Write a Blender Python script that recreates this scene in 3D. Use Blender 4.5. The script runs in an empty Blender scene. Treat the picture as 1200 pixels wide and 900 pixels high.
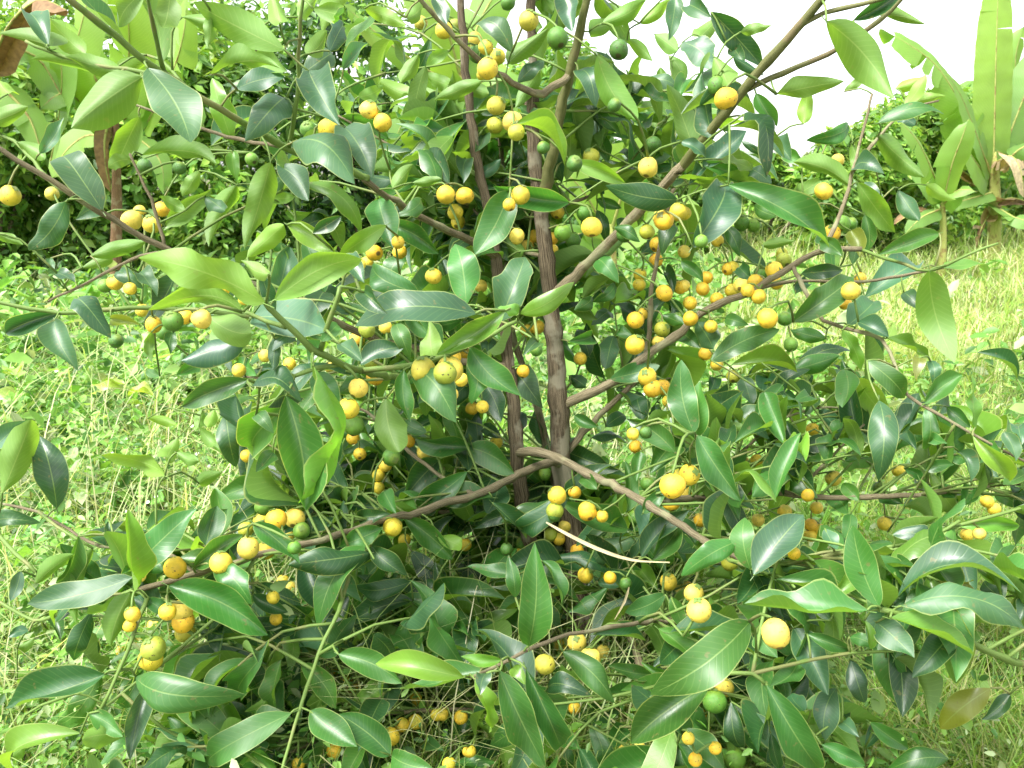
import bpy, math, random
import numpy as np
from mathutils import Vector, Matrix, kdtree

random.seed(7)
rng = np.random.default_rng(7)
R = math.radians

# ------------------------------------------------------------------ camera, world, sun, exposure
scene = bpy.context.scene
CAM_H, PITCH, FPX = 1.20, R(13.5), 1040.0          # eye height, downward pitch, focal length for a 1200 px wide frame
cam_d = bpy.data.cameras.new('camera')
cam = bpy.data.objects.new('camera', cam_d)
scene.collection.objects.link(cam)
cam.location = (0, 0, CAM_H)
cam.rotation_euler = (math.pi / 2 - PITCH, 0, 0)
cam_d.sensor_width = 36.0
cam_d.lens = 36.0 * FPX / 1200.0
cam_d.clip_start, cam_d.clip_end = 0.05, 2000
cam_d.dof.use_dof = True
cam_d.dof.focus_distance = 1.45
cam_d.dof.aperture_fstop = 16.0
scene.camera = cam

SUN_EL, SUN_AZ = R(58), R(228)                      # azimuth the light comes from, clockwise from +Y
world = bpy.data.worlds.new('World')
scene.world = world
world.use_nodes = True
wn, wl = world.node_tree.nodes, world.node_tree.links
wn.clear()
sky = wn.new('ShaderNodeTexSky')
sky.sky_type = 'NISHITA'
sky.sun_disc = False
sky.sun_elevation = SUN_EL
sky.sun_rotation = SUN_AZ
sky.dust_density = 1.5
sky.air_density = 1.0
hs = wn.new('ShaderNodeHueSaturation')              # overcast: a nearly white sky
hs.inputs['Saturation'].default_value = 0.15
bg = wn.new('ShaderNodeBackground')
bg.inputs['Strength'].default_value = 0.11
wo = wn.new('ShaderNodeOutputWorld')
wl.new(sky.outputs[0], hs.inputs['Color'])
wl.new(hs.outputs[0], bg.inputs['Color'])
wl.new(bg.outputs[0], wo.inputs['Surface'])

sun_d = bpy.data.lights.new('sun', 'SUN')
sun_d.energy = 2.7
sun_d.angle = R(28)
sun_d.color = (1.0, 0.98, 0.94)
sun = bpy.data.objects.new('sun', sun_d)
scene.collection.objects.link(sun)
sdir = Vector((math.sin(SUN_AZ) * math.cos(SUN_EL), math.cos(SUN_AZ) * math.cos(SUN_EL), math.sin(SUN_EL)))
sun.rotation_euler = sdir.to_track_quat('Z', 'Y').to_euler()
sun.location = sdir * 20

vs = scene.view_settings
vs.view_transform = 'Standard'
vs.look = 'None'
vs.exposure = 1.98
vs.gamma = 1.0
vs.use_curve_mapping = False
scene.render.engine = 'CYCLES'
cy = scene.cycles
cy.use_denoising = True
cy.max_bounces = 8
cy.diffuse_bounces = 5
cy.glossy_bounces = 3
cy.transmission_bounces = 5
cy.use_adaptive_sampling = True
cy.adaptive_threshold = 0.02

# ------------------------------------------------------------------ camera maths (places things at a real depth)
CP, SP = math.cos(PITCH), math.sin(PITCH)

def P(px, py, Y):
    """world point seen at (px, py) of the 1200x900 photograph, Y metres ahead of the camera"""
    u, v = (px - 600) / FPX, (450 - py) / FPX
    d = Y / (CP + v * SP)
    return Vector((u * d, Y, CAM_H + d * (-SP + v * CP)))

def proj(p):
    x, y, z = p[0], p[1], p[2] - CAM_H
    d = y * CP - z * SP
    return 600 + FPX * x / d, 450 - FPX * (y * SP + z * CP) / d, d

def ground_xy(px, Y):
    d = Y * CP + CAM_H * SP
    return (px - 600) / FPX * d

def ground_Y(py):
    v = (450 - py) / FPX
    den = SP - v * CP
    if den < 1e-3:
        return 1e6
    return CAM_H / den * (CP + v * SP)

def gz(x, y):
    return 0.03 * np.sin(x * 0.9 + 1.3) * np.cos(y * 0.7) + 0.02 * np.sin(x * 2.3 + y * 1.7)

# ------------------------------------------------------------------ object helpers
COL = scene.collection

def link(o, parent=None, loc=None):
    COL.objects.link(o)
    if parent:
        o.parent = parent
    if loc is not None:
        o.location = loc
    return o

def thing(name, label, cat, loc, group=None):
    o = bpy.data.objects.new(name, None)
    o.empty_display_size = 0.1
    o['label'] = label
    o['category'] = cat
    if group:
        o['group'] = group
    return link(o, None, loc)

def mesh_from(name, V, F, mat=None, uv=None, tone=None, smooth=True):
    """V (n,3); F list of tuples or (m,k) array; uv per vertex (n,2); tone per vertex (n,3)"""
    me = bpy.data.meshes.new(name)
    V = np.asarray(V, dtype=np.float32)
    if isinstance(F, np.ndarray):
        m, k = F.shape
        me.vertices.add(len(V))
        me.vertices.foreach_set('co', V.ravel())
        me.loops.add(m * k)
        me.loops.foreach_set('vertex_index', F.astype(np.int32).ravel())
        me.polygons.add(m)
        me.polygons.foreach_set('loop_start', np.arange(0, m * k, k, dtype=np.int32))
        me.update(calc_edges=True)
    else:
        me.from_pydata(V.tolist(), [], F)
    n = len(me.loops)
    li = np.zeros(n, dtype=np.int32)
    me.loops.foreach_get('vertex_index', li)
    if uv is not None:
        ul = me.uv_layers.new(name='UVMap')
        ul.data.foreach_set('uv', np.asarray(uv, dtype=np.float32)[li].ravel())
    if tone is not None:
        ca = me.color_attributes.new('tone', 'FLOAT_COLOR', 'POINT')
        t4 = np.ones((len(V), 4), dtype=np.float32)
        t4[:, :3] = tone
        ca.data.foreach_set('color', t4.ravel())
    if smooth:
        me.polygons.foreach_set('use_smooth', np.ones(len(me.polygons), dtype=bool))
    if mat:
        me.materials.append(mat)
    me.validate()
    return me

def resample(pts, rad, step):
    """Catmull-Rom through pts (list of Vector) with radii"""
    n = len(pts)
    outp, outr = [], []
    for i in range(n - 1):
        p0, p1, p2, p3 = pts[max(i - 1, 0)], pts[i], pts[i + 1], pts[min(i + 2, n - 1)]
        k = max(2, int((p2 - p1).length / step))
        for j in range(k):
            t = j / k
            q = 0.5 * ((2 * p1) + (p2 - p0) * t + (2 * p0 - 5 * p1 + 4 * p2 - p3) * t * t + (3 * p1 - p0 - 3 * p2 + p3) * t ** 3)
            outp.append(q)
            outr.append(rad[i] * (1 - t) + rad[i + 1] * t)
    outp.append(pts[-1].copy())
    outr.append(rad[-1])
    return outp, outr

def tube(pts, rad, sides=8, bump=0.0, seed=0):
    rr = random.Random(seed)
    V, UV, F = [], [], []
    up = Vector((0.3, 0.5, 0.8))
    n = len(pts)
    dist = 0.0
    for i in range(n):
        t = (pts[min(i + 1, n - 1)] - pts[max(i - 1, 0)])
        if t.length < 1e-9:
            t = Vector((0, 0, 1))
        t.normalize()
        a = up - t * up.dot(t)
        if a.length < 1e-6:
            a = t.orthogonal()
        a.normalize()
        up = a
        b = t.cross(a)
        if i:
            dist += (pts[i] - pts[i - 1]).length
        kk = 1 + bump * (rr.random() - 0.5) * 1.2
        for s in range(sides):
            an = 2 * math.pi * s / sides
            r = rad[i] * (kk + bump * (rr.random() - 0.5))
            V.append(pts[i] + (a * math.cos(an) + b * math.sin(an)) * r)
            UV.append((abs(2.0 * s / sides - 1) , dist))
    for i in range(n - 1):
        for s in range(sides):
            s2 = (s + 1) % sides
            F.append((i * sides + s, i * sides + s2, (i + 1) * sides + s2, (i + 1) * sides + s))
    F.append(tuple(range(sides - 1, -1, -1)))
    F.append(tuple((n - 1) * sides + s for s in range(sides)))
    return V, F, UV

# ------------------------------------------------------------------ materials
def new_mat(name):
    m = bpy.data.materials.new(name)
    m.use_nodes = True
    nt = m.node_tree
    nt.nodes.clear()
    return m, nt.nodes, nt.links

def N(nodes, kind, **kw):
    n = nodes.new(kind)
    for k, v in kw.items():
        setattr(n, k, v)
    return n

def math_node(nodes, links, op, a, b=None, c=None):
    n = nodes.new('ShaderNodeMath')
    n.operation = op
    for i, x in enumerate((a, b, c)):
        if x is None:
            continue
        if isinstance(x, (int, float)):
            n.inputs[i].default_value = x
        else:
            links.new(x, n.inputs[i])
    return n.outputs[0]

def mixc(nodes, links, fac, a, b, mode='MIX'):
    n = nodes.new('ShaderNodeMix')
    n.data_type = 'RGBA'
    n.blend_type = mode
    for sock, x in ((n.inputs['Factor'], fac), (n.inputs[6], a), (n.inputs[7], b)):
        if isinstance(x, (int, float)):
            sock.default_value = x
        elif isinstance(x, tuple):
            sock.default_value = (*x, 1) if len(x) == 3 else x
        else:
            links.new(x, sock)
    return n.outputs[2]

def maprange(nodes, links, x, a, b, c, d, smooth=True):
    n = nodes.new('ShaderNodeMapRange')
    if smooth:
        n.interpolation_type = 'SMOOTHSTEP'
    links.new(x, n.inputs[0])
    for i, v in enumerate((a, b, c, d)):
        n.inputs[i + 1].default_value = v
    return n.outputs[0]

def leaf_material(name, source, rough_top=0.42, veins=True, trans=0.34, rib=(0.30, 0.42, 0.13), vein_freq=95.0, edge=True, mottle=9.0, vein_amt=0.07):
    m, nd, lk = new_mat(name)
    out = N(nd, 'ShaderNodeOutputMaterial')
    oi = N(nd, 'ShaderNodeObjectInfo')
    if source == 'object':
        tone = oi.outputs['Color']
    else:
        at = N(nd, 'ShaderNodeAttribute', attribute_type='GEOMETRY', attribute_name='tone')
        tone = at.outputs['Color']
    geo = N(nd, 'ShaderNodeNewGeometry')
    uvn = N(nd, 'ShaderNodeUVMap')
    sep = N(nd, 'ShaderNodeSeparateXYZ')
    lk.new(uvn.outputs[0], sep.inputs[0])
    au = math_node(nd, lk, 'ABSOLUTE', math_node(nd, lk, 'MULTIPLY_ADD', sep.outputs[0], 2.0, -1.0))   # 0 at the rib, 1 at the margin
    v = sep.outputs[1]
    tc = N(nd, 'ShaderNodeTexCoord')
    mp = N(nd, 'ShaderNodeTexNoise')
    mp.inputs['Scale'].default_value = mottle
    mp.inputs['Detail'].default_value = 4
    lk.new(geo.outputs['Position'], mp.inputs['Vector'])
    mott = maprange(nd, lk, mp.outputs[0], 0.3, 0.7, 0.78, 1.22)
    mul = N(nd, 'ShaderNodeVectorMath', operation='SCALE')
    lk.new(tone, mul.inputs[0])
    lk.new(mott, mul.inputs['Scale'])
    top = mul.outputs[0]
    # fine blotches (age spots, insect marks)
    sp = N(nd, 'ShaderNodeTexNoise')
    sp.inputs['Scale'].default_value = 85
    sp.inputs['Detail'].default_value = 2
    lk.new(geo.outputs['Position'], sp.inputs['Vector'])
    spot = maprange(nd, lk, sp.outputs[0], 0.66, 0.74, 0.0, 0.55)
    top = mixc(nd, lk, spot, top, (0.16, 0.14, 0.05))
    under = mixc(nd, lk, 0.5, top, (0.19, 0.33, 0.05))
    bump_h = None
    if veins:
        w = math_node(nd, lk, 'ADD', math_node(nd, lk, 'SUBTRACT', v, math_node(nd, lk, 'MULTIPLY', au, 0.16)), math_node(nd, lk, 'MULTIPLY', mp.outputs[0], 0.12))
        s = math_node(nd, lk, 'SINE', math_node(nd, lk, 'MULTIPLY', w, vein_freq))
        vm = maprange(nd, lk, s, 0.72, 1.0, 0.0, 1.0)
        top = mixc(nd, lk, math_node(nd, lk, 'MULTIPLY', vm, vein_amt), top, rib)
        under = mixc(nd, lk, math_node(nd, lk, 'MULTIPLY', vm, vein_amt * 1.6), under, rib)
        bump_h = vm
    ribw = maprange(nd, lk, au, 0.015, 0.055, 1.0, 0.0)
    fade = maprange(nd, lk, v, 0.75, 1.0, 1.0, 0.25)
    rm = math_node(nd, lk, 'MULTIPLY', ribw, fade)
    top = mixc(nd, lk, math_node(nd, lk, 'MULTIPLY', rm, 0.36), top, rib)
    under = mixc(nd, lk, math_node(nd, lk, 'MULTIPLY', rm, 0.4), under, rib)
    if edge:
        em = maprange(nd, lk, au, 0.93, 0.985, 0.0, 0.6)
        top = mixc(nd, lk, em, top, (0.36, 0.42, 0.14))
    base = mixc(nd, lk, geo.outputs['Backfacing'], top, under)
    pr = N(nd, 'ShaderNodeBsdfPrincipled')
    lk.new(base, pr.inputs['Base Color'])
    rn = maprange(nd, lk, mp.outputs[0], 0.3, 0.7, rough_top - 0.06, rough_top + 0.1)
    rg = N(nd, 'ShaderNodeMix')
    rg.data_type = 'FLOAT'
    lk.new(geo.outputs['Backfacing'], rg.inputs[0])
    lk.new(rn, rg.inputs[2])
    rg.inputs[3].default_value = 0.6
    lk.new(rg.outputs[0], pr.inputs['Roughness'])
    pr.inputs['Specular IOR Level'].default_value = 0.7
    pr.inputs['IOR'].default_value = 1.55
    if bump_h is not None:
        bp = N(nd, 'ShaderNodeBump')
        bp.inputs['Strength'].default_value = 0.12
        bp.inputs['Distance'].default_value = 0.002
        hh = math_node(nd, lk, 'ADD', math_node(nd, lk, 'MULTIPLY', bump_h, -0.6), math_node(nd, lk, 'ADD', math_node(nd, lk, 'MULTIPLY', rm, -1.5), mp.outputs[0]))
        lk.new(hh, bp.inputs['Height'])
        lk.new(bp.outputs[0], pr.inputs['Normal'])
    tr = N(nd, 'ShaderNodeBsdfTranslucent')
    tcol = N(nd, 'ShaderNodeVectorMath', operation='MULTIPLY')
    lk.new(base, tcol.inputs[0])
    tcol.inputs[1].default_value = (2.3, 2.1, 0.9)
    lk.new(tcol.outputs[0], tr.inputs['Color'])
    mx = N(nd, 'ShaderNodeMixShader')
    mx.inputs[0].default_value = trans
    lk.new(pr.outputs[0], mx.inputs[1])
    lk.new(tr.outputs[0], mx.inputs[2])
    lk.new(mx.outputs[0], out.inputs['Surface'])
    return m

def simple_blade_material(name, trans=0.35, rough=0.5, var=6.0):
    """small leaves and blades: colour from the tone attribute"""
    m, nd, lk = new_mat(name)
    out = N(nd, 'ShaderNodeOutputMaterial')
    at = N(nd, 'ShaderNodeAttribute', attribute_type='GEOMETRY', attribute_name='tone')
    geo = N(nd, 'ShaderNodeNewGeometry')
    no = N(nd, 'ShaderNodeTexNoise')
    no.inputs['Scale'].default_value = var
    no.inputs['Detail'].default_value = 3
    lk.new(geo.outputs['Position'], no.inputs['Vector'])
    f = maprange(nd, lk, no.outputs[0], 0.3, 0.7, 0.75, 1.25)
    sc = N(nd, 'ShaderNodeVectorMath', operation='SCALE')
    lk.new(at.outputs['Color'], sc.inputs[0])
    lk.new(f, sc.inputs['Scale'])
    pr = N(nd, 'ShaderNodeBsdfPrincipled')
    lk.new(sc.outputs[0], pr.inputs['Base Color'])
    pr.inputs['Roughness'].default_value = rough
    tr = N(nd, 'ShaderNodeBsdfTranslucent')
    t2 = N(nd, 'ShaderNodeVectorMath', operation='MULTIPLY')
    lk.new(sc.outputs[0], t2.inputs[0])
    t2.inputs[1].default_value = (1.9, 1.8, 0.9)
    lk.new(t2.outputs[0], tr.inputs['Color'])
    mx = N(nd, 'ShaderNodeMixShader')
    mx.inputs[0].default_value = trans
    lk.new(pr.outputs[0], mx.inputs[1])
    lk.new(tr.outputs[0], mx.inputs[2])
    lk.new(mx.outputs[0], out.inputs['Surface'])
    return m

def bark_material(name, c1, c2, c3, green=0.0):
    m, nd, lk = new_mat(name)
    out = N(nd, 'ShaderNodeOutputMaterial')
    uvn = N(nd, 'ShaderNodeUVMap')
    mp = N(nd, 'ShaderNodeMapping')
    mp.inputs['Scale'].default_value = (24.0, 13.0, 1.0)
    lk.new(uvn.outputs[0], mp.inputs[0])
    n1 = N(nd, 'ShaderNodeTexNoise')
    n1.inputs['Scale'].default_value = 1.0
    n1.inputs['Detail'].default_value = 6
    n1.inputs['Roughness'].default_value = 0.75
    lk.new(mp.outputs[0], n1.inputs['Vector'])
    geo = N(nd, 'ShaderNodeNewGeometry')
    n2 = N(nd, 'ShaderNodeTexNoise')
    n2.inputs['Scale'].default_value = 14
    n2.inputs['Detail'].default_value = 4
    lk.new(geo.outputs['Position'], n2.inputs['Vector'])
    a = maprange(nd, lk, n1.outputs[0], 0.40, 0.60, 0, 1)
    col = mixc(nd, lk, a, c1, c2)
    b = maprange(nd, lk, n2.outputs[0], 0.54, 0.62, 0, 0.7)
    col = mixc(nd, lk, b, col, c3)
    pr = N(nd, 'ShaderNodeBsdfPrincipled')
    lk.new(col, pr.inputs['Base Color'])
    pr.inputs['Roughness'].default_value = 0.8 if green < 0.5 else 0.5
    pr.inputs['Specular IOR Level'].default_value = 0.2
    bp = N(nd, 'ShaderNodeBump')
    bp.inputs['Strength'].default_value = 0.7 if green < 0.5 else 0.25
    bp.inputs['Distance'].default_value = 0.005
    lk.new(n1.outputs[0], bp.inputs['Height'])
    lk.new(bp.outputs[0], pr.inputs['Normal'])
    lk.new(pr.outputs[0], out.inputs['Surface'])
    return m

def fruit_material():
    m, nd, lk = new_mat('fruit_skin')
    out = N(nd, 'ShaderNodeOutputMaterial')
    oi = N(nd, 'ShaderNodeObjectInfo')
    tc = N(nd, 'ShaderNodeTexCoord')
    off = N(nd, 'ShaderNodeVectorMath', operation='ADD')
    cmb = N(nd, 'ShaderNodeCombineXYZ')
    for i in range(3):
        lk.new(math_node(nd, lk, 'MULTIPLY', oi.outputs['Random'], 37.0 + 11 * i), cmb.inputs[i])
    lk.new(tc.outputs['Object'], off.inputs[0])
    lk.new(cmb.outputs[0], off.inputs[1])
    n1 = N(nd, 'ShaderNodeTexNoise')
    n1.inputs['Scale'].default_value = 1.3
    n1.inputs['Detail'].default_value = 3
    lk.new(off.outputs[0], n1.inputs['Vector'])
    n2 = N(nd, 'ShaderNodeTexNoise')
    n2.inputs['Scale'].default_value = 4.2
    n2.inputs['Detail'].default_value = 2
    lk.new(off.outputs[0], n2.inputs['Vector'])
    n3 = N(nd, 'ShaderNodeTexNoise')
    n3.inputs['Scale'].default_value = 26
    n3.inputs['Detail'].default_value = 2
    lk.new(off.outputs[0], n3.inputs['Vector'])
    f = maprange(nd, lk, n1.outputs[0], 0.32, 0.68, 0.82, 1.15)
    sc = N(nd, 'ShaderNodeVectorMath', operation='SCALE')
    lk.new(oi.outputs['Color'], sc.inputs[0])
    lk.new(f, sc.inputs['Scale'])
    fine = maprange(nd, lk, n3.outputs[0], 0.55, 0.75, 0.0, 0.35)
    col = mixc(nd, lk, fine, sc.outputs[0], (0.55, 0.34, 0.06))
    sep = N(nd, 'ShaderNodeSeparateXYZ')
    lk.new(tc.outputs['Object'], sep.inputs[0])
    gtop = math_node(nd, lk, 'MULTIPLY', maprange(nd, lk, sep.outputs[2], 0.55, 1.0, 0.0, 1.0), n1.outputs[0])
    col = mixc(nd, lk, gtop, col, (0.24, 0.30, 0.03))
    spot = maprange(nd, lk, n2.outputs[0], 0.665, 0.705, 0.0, 0.9)
    col = mixc(nd, lk, spot, col, (0.045, 0.025, 0.012))
    tip = maprange(nd, lk, sep.outputs[2], -0.99, -0.94, 0.85, 0.0)
    col = mixc(nd, lk, tip, col, (0.05, 0.03, 0.015))
    pr = N(nd, 'ShaderNodeBsdfPrincipled')
    lk.new(col, pr.inputs['Base Color'])
    pr.inputs['Roughness'].default_value = 0.48
    pr.inputs['Subsurface Weight'].default_value = 0.0
    bp = N(nd, 'ShaderNodeBump')
    bp.inputs['Strength'].default_value = 0.22
    bp.inputs['Distance'].default_value = 0.05
    lk.new(n3.outputs[0], bp.inputs['Height'])
    lk.new(bp.outputs[0], pr.inputs['Normal'])
    lk.new(pr.outputs[0], out.inputs['Surface'])
    return m

def ground_material():
    m, nd, lk = new_mat('soil_and_litter')
    out = N(nd, 'ShaderNodeOutputMaterial')
    geo = N(nd, 'ShaderNodeNewGeometry')
    n1 = N(nd, 'ShaderNodeTexNoise')
    n1.inputs['Scale'].default_value = 2.2
    n1.inputs['Detail'].default_value = 8
    n1.inputs['Roughness'].default_value = 0.7
    lk.new(geo.outputs['Position'], n1.inputs['Vector'])
    n2 = N(nd, 'ShaderNodeTexNoise')
    n2.inputs['Scale'].default_value = 45
    n2.inputs['Detail'].default_value = 5
    lk.new(geo.outputs['Position'], n2.inputs['Vector'])
    a = maprange(nd, lk, n1.outputs[0], 0.35, 0.65, 0, 1)
    col = mixc(nd, lk, a, (0.055, 0.045, 0.025), (0.10, 0.13, 0.035))
    b = maprange(nd, lk, n2.outputs[0], 0.45, 0.7, 0, 0.7)
    col = mixc(nd, lk, b, col, (0.19, 0.17, 0.08))
    pr = N(nd, 'ShaderNodeBsdfPrincipled')
    lk.new(col, pr.inputs['Base Color'])
    pr.inputs['Roughness'].default_value = 0.95
    bp = N(nd, 'ShaderNodeBump')
    bp.inputs['Strength'].default_value = 0.8
    bp.inputs['Distance'].default_value = 0.03
    lk.new(n2.outputs[0], bp.inputs['Height'])
    lk.new(bp.outputs[0], pr.inputs['Normal'])
    lk.new(pr.outputs[0], out.inputs['Surface'])
    return m

M_LEAF = leaf_material('tree_leaf', 'object')
M_FOLI = leaf_material('tree_foliage', 'attribute')
M_BAN = leaf_material('banana_leaf_blade', 'attribute', rough_top=0.5, trans=0.45, rib=(0.42, 0.46, 0.16), vein_freq=320.0, edge=False, mottle=3.0, vein_amt=0.10)
M_WEED = simple_blade_material('weed_leaf', 0.36, 0.5)
M_GRASS = simple_blade_material('grass_blade', 0.38, 0.5)
M_SHRUB = simple_blade_material('shrub_leaf', 0.32, 0.42, 2.0)
M_DRY = simple_blade_material('dry_leaf', 0.25, 0.8, 25.0)
M_BARK = bark_material('bark', (0.050, 0.037, 0.022), (0.200, 0.158, 0.102), (0.29, 0.265, 0.19))
M_BRANCH = bark_material('branch_bark', (0.120, 0.100, 0.056), (0.280, 0.235, 0.145), (0.29, 0.29, 0.16))
M_GTWIG = bark_material('green_twig', (0.10, 0.17, 0.035), (0.155, 0.23, 0.06), (0.20, 0.19, 0.08), 1.0)
M_OLIVE = bark_material('olive_branch_bark', (0.085, 0.095, 0.030), (0.150, 0.150, 0.060), (0.17, 0.13, 0.07), 0.6)
M_STEM = bark_material('banana_sheath', (0.26, 0.30, 0.07), (0.38, 0.38, 0.12), (0.20, 0.12, 0.05))
M_DEADSTEM = bark_material('dead_sheath', (0.13, 0.075, 0.035), (0.26, 0.16, 0.085), (0.30, 0.24, 0.14))
M_SBARK = bark_material('shrub_bark', (0.08, 0.06, 0.04), (0.16, 0.12, 0.08), (0.2, 0.18, 0.12))
M_FRUIT = fruit_material()
M_SOIL = ground_material()

# ------------------------------------------------------------------ ground
def axis(near, far, step):
    a = np.arange(0, near, step)
    b = near * (far / near) ** np.linspace(0, 1, 14)
    pos = np.concatenate([a, b])
    return np.unique(np.concatenate([-pos, pos]))
gx, gy = axis(14, 600, 0.4), axis(18, 600, 0.4)
XX, YY = np.meshgrid(gx, gy)
ZZ = gz(XX, YY)
Vg = np.stack([XX.ravel(), YY.ravel(), ZZ.ravel()], 1)
nx, ny = len(gx), len(gy)
ii = (np.arange(ny - 1)[:, None] * nx + np.arange(nx - 1)[None, :]).ravel()
Fg = np.stack([ii, ii + 1, ii + nx + 1, ii + nx], 1)
ground = link(bpy.data.objects.new('ground', mesh_from('ground', Vg, Fg, M_SOIL)))
ground['kind'] = 'structure'

# ------------------------------------------------------------------ leaf shapes (length 1 along +X, top side +Z)
def leaf_shape(bend, fold, wave, sickle, twist, curl, pt, seed, ns=15, na=5):
    r = random.Random(seed)
    ph, ph2, fr = r.random() * 6.28, r.random() * 6.28, r.uniform(7, 13)
    V, UV = [], []
    cols = np.linspace(-1, 1, na)
    pa, pb = r.uniform(0.62, 0.85), pt
    xm = pa / (pa + pb)
    peak = xm ** pa * (1 - xm) ** pb
    for i in range(ns):
        x = i / (ns - 1)
        xx = min(max(x, 0.003), 0.997)
        hw0 = 0.215 * (xx ** pa) * ((1 - xx) ** pb) / peak
        tw = twist * (x - 0.3)
        for c in cols:
            hw = hw0 * (1 + 0.07 * math.sin(ph2 + 8 * x + (2 if c > 0 else 0)))
            y = c * hw
            cup = fold * abs(y) - curl * hw0 * abs(c) ** 3 * 1.6
            z = cup + wave * hw * 1.3 * (abs(c) ** 1.5) * math.sin(ph + fr * x + (1.4 if c > 0 else 0)) - 0.05 * (abs(c) < 0.2) * hw
            y2 = y * (1 - 0.22 * abs(fold) - 0.2 * abs(curl) * abs(c)) * math.cos(tw) - z * math.sin(tw)
            z2 = y * math.sin(tw) + z * math.cos(tw)
            V.append((x, y2 + sickle * 4 * x * (1 - x), z2 + bend * 4 * x * (1 - x) - 0.55 * bend * max(0, x - 0.6) ** 1.5))
            UV.append((0.5 + c * 0.5, x))
    F = []
    for i in range(ns - 1):
        for j in range(na - 1):
            a = i * na + j
            F.append((a, a + na, a + na + 1, a + 1))
    # petiole
    k = len(V)
    for x, rr in ((-0.075, 0.010), (0.02, 0.008)):
        for s in range(4):
            an = s * math.pi / 2
            V.append((x, rr * 0.6 * math.cos(an), rr * 0.6 * math.sin(an) - 0.012 - (0.012 if x < 0 else 0)))
            UV.append((0.5, 0.02))
    for s in range(4):
        s2 = (s + 1) % 4
        F.append((k + s, k + s2, k + 4 + s2, k + 4 + s))
    return np.array(V), np.array(F), np.array(UV)

rs = random.Random(3)
SHAPES = []
for i in range(44):
    SHAPES.append(leaf_shape(rs.uniform(-0.03, 0.30), rs.choice((0.1, 0.3, 0.6, 0.9)) * rs.uniform(0.7, 1.2), rs.uniform(0.08, 0.34), rs.uniform(-0.09, 0.09), rs.uniform(-0.9, 0.9),
                             rs.choice((0, 0.25, 0.5, -0.3)), rs.uniform(0.72, 1.0), i))
SHAPE_W = [float(np.ptp(V[:, 1])) for V, F, UV in SHAPES]
LEAF_MESH = [mesh_from('leaf_blade', V, F, M_LEAF, UV) for V, F, UV in SHAPES]

TONES = {'t': (0.042, 0.145, 0.022), 'd': (0.023, 0.086, 0.022), 's': (0.043, 0.120, 0.050), 'u': (0.060, 0.172, 0.020),  # 's': silvery sky sheen painted in as a bluer base colour
         'y': (0.125, 0.270, 0.030), 'v': (0.135, 0.275, 0.026), 'o': (0.19, 0.23, 0.03)}

# ------------------------------------------------------------------ the fruit tree: limbs (photograph x, y and metres ahead)
TREE_BASE = Vector((ground_xy(690, 2.0), 2.0, 0.0))
TREE_BASE.z = float(gz(TREE_BASE.x, TREE_BASE.y)) - 0.02
tree = thing('fruit_tree', 'bushy fruit tree with glossy leaves, brown stems and round yellow and green fruit', 'tree', TREE_BASE)

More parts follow.
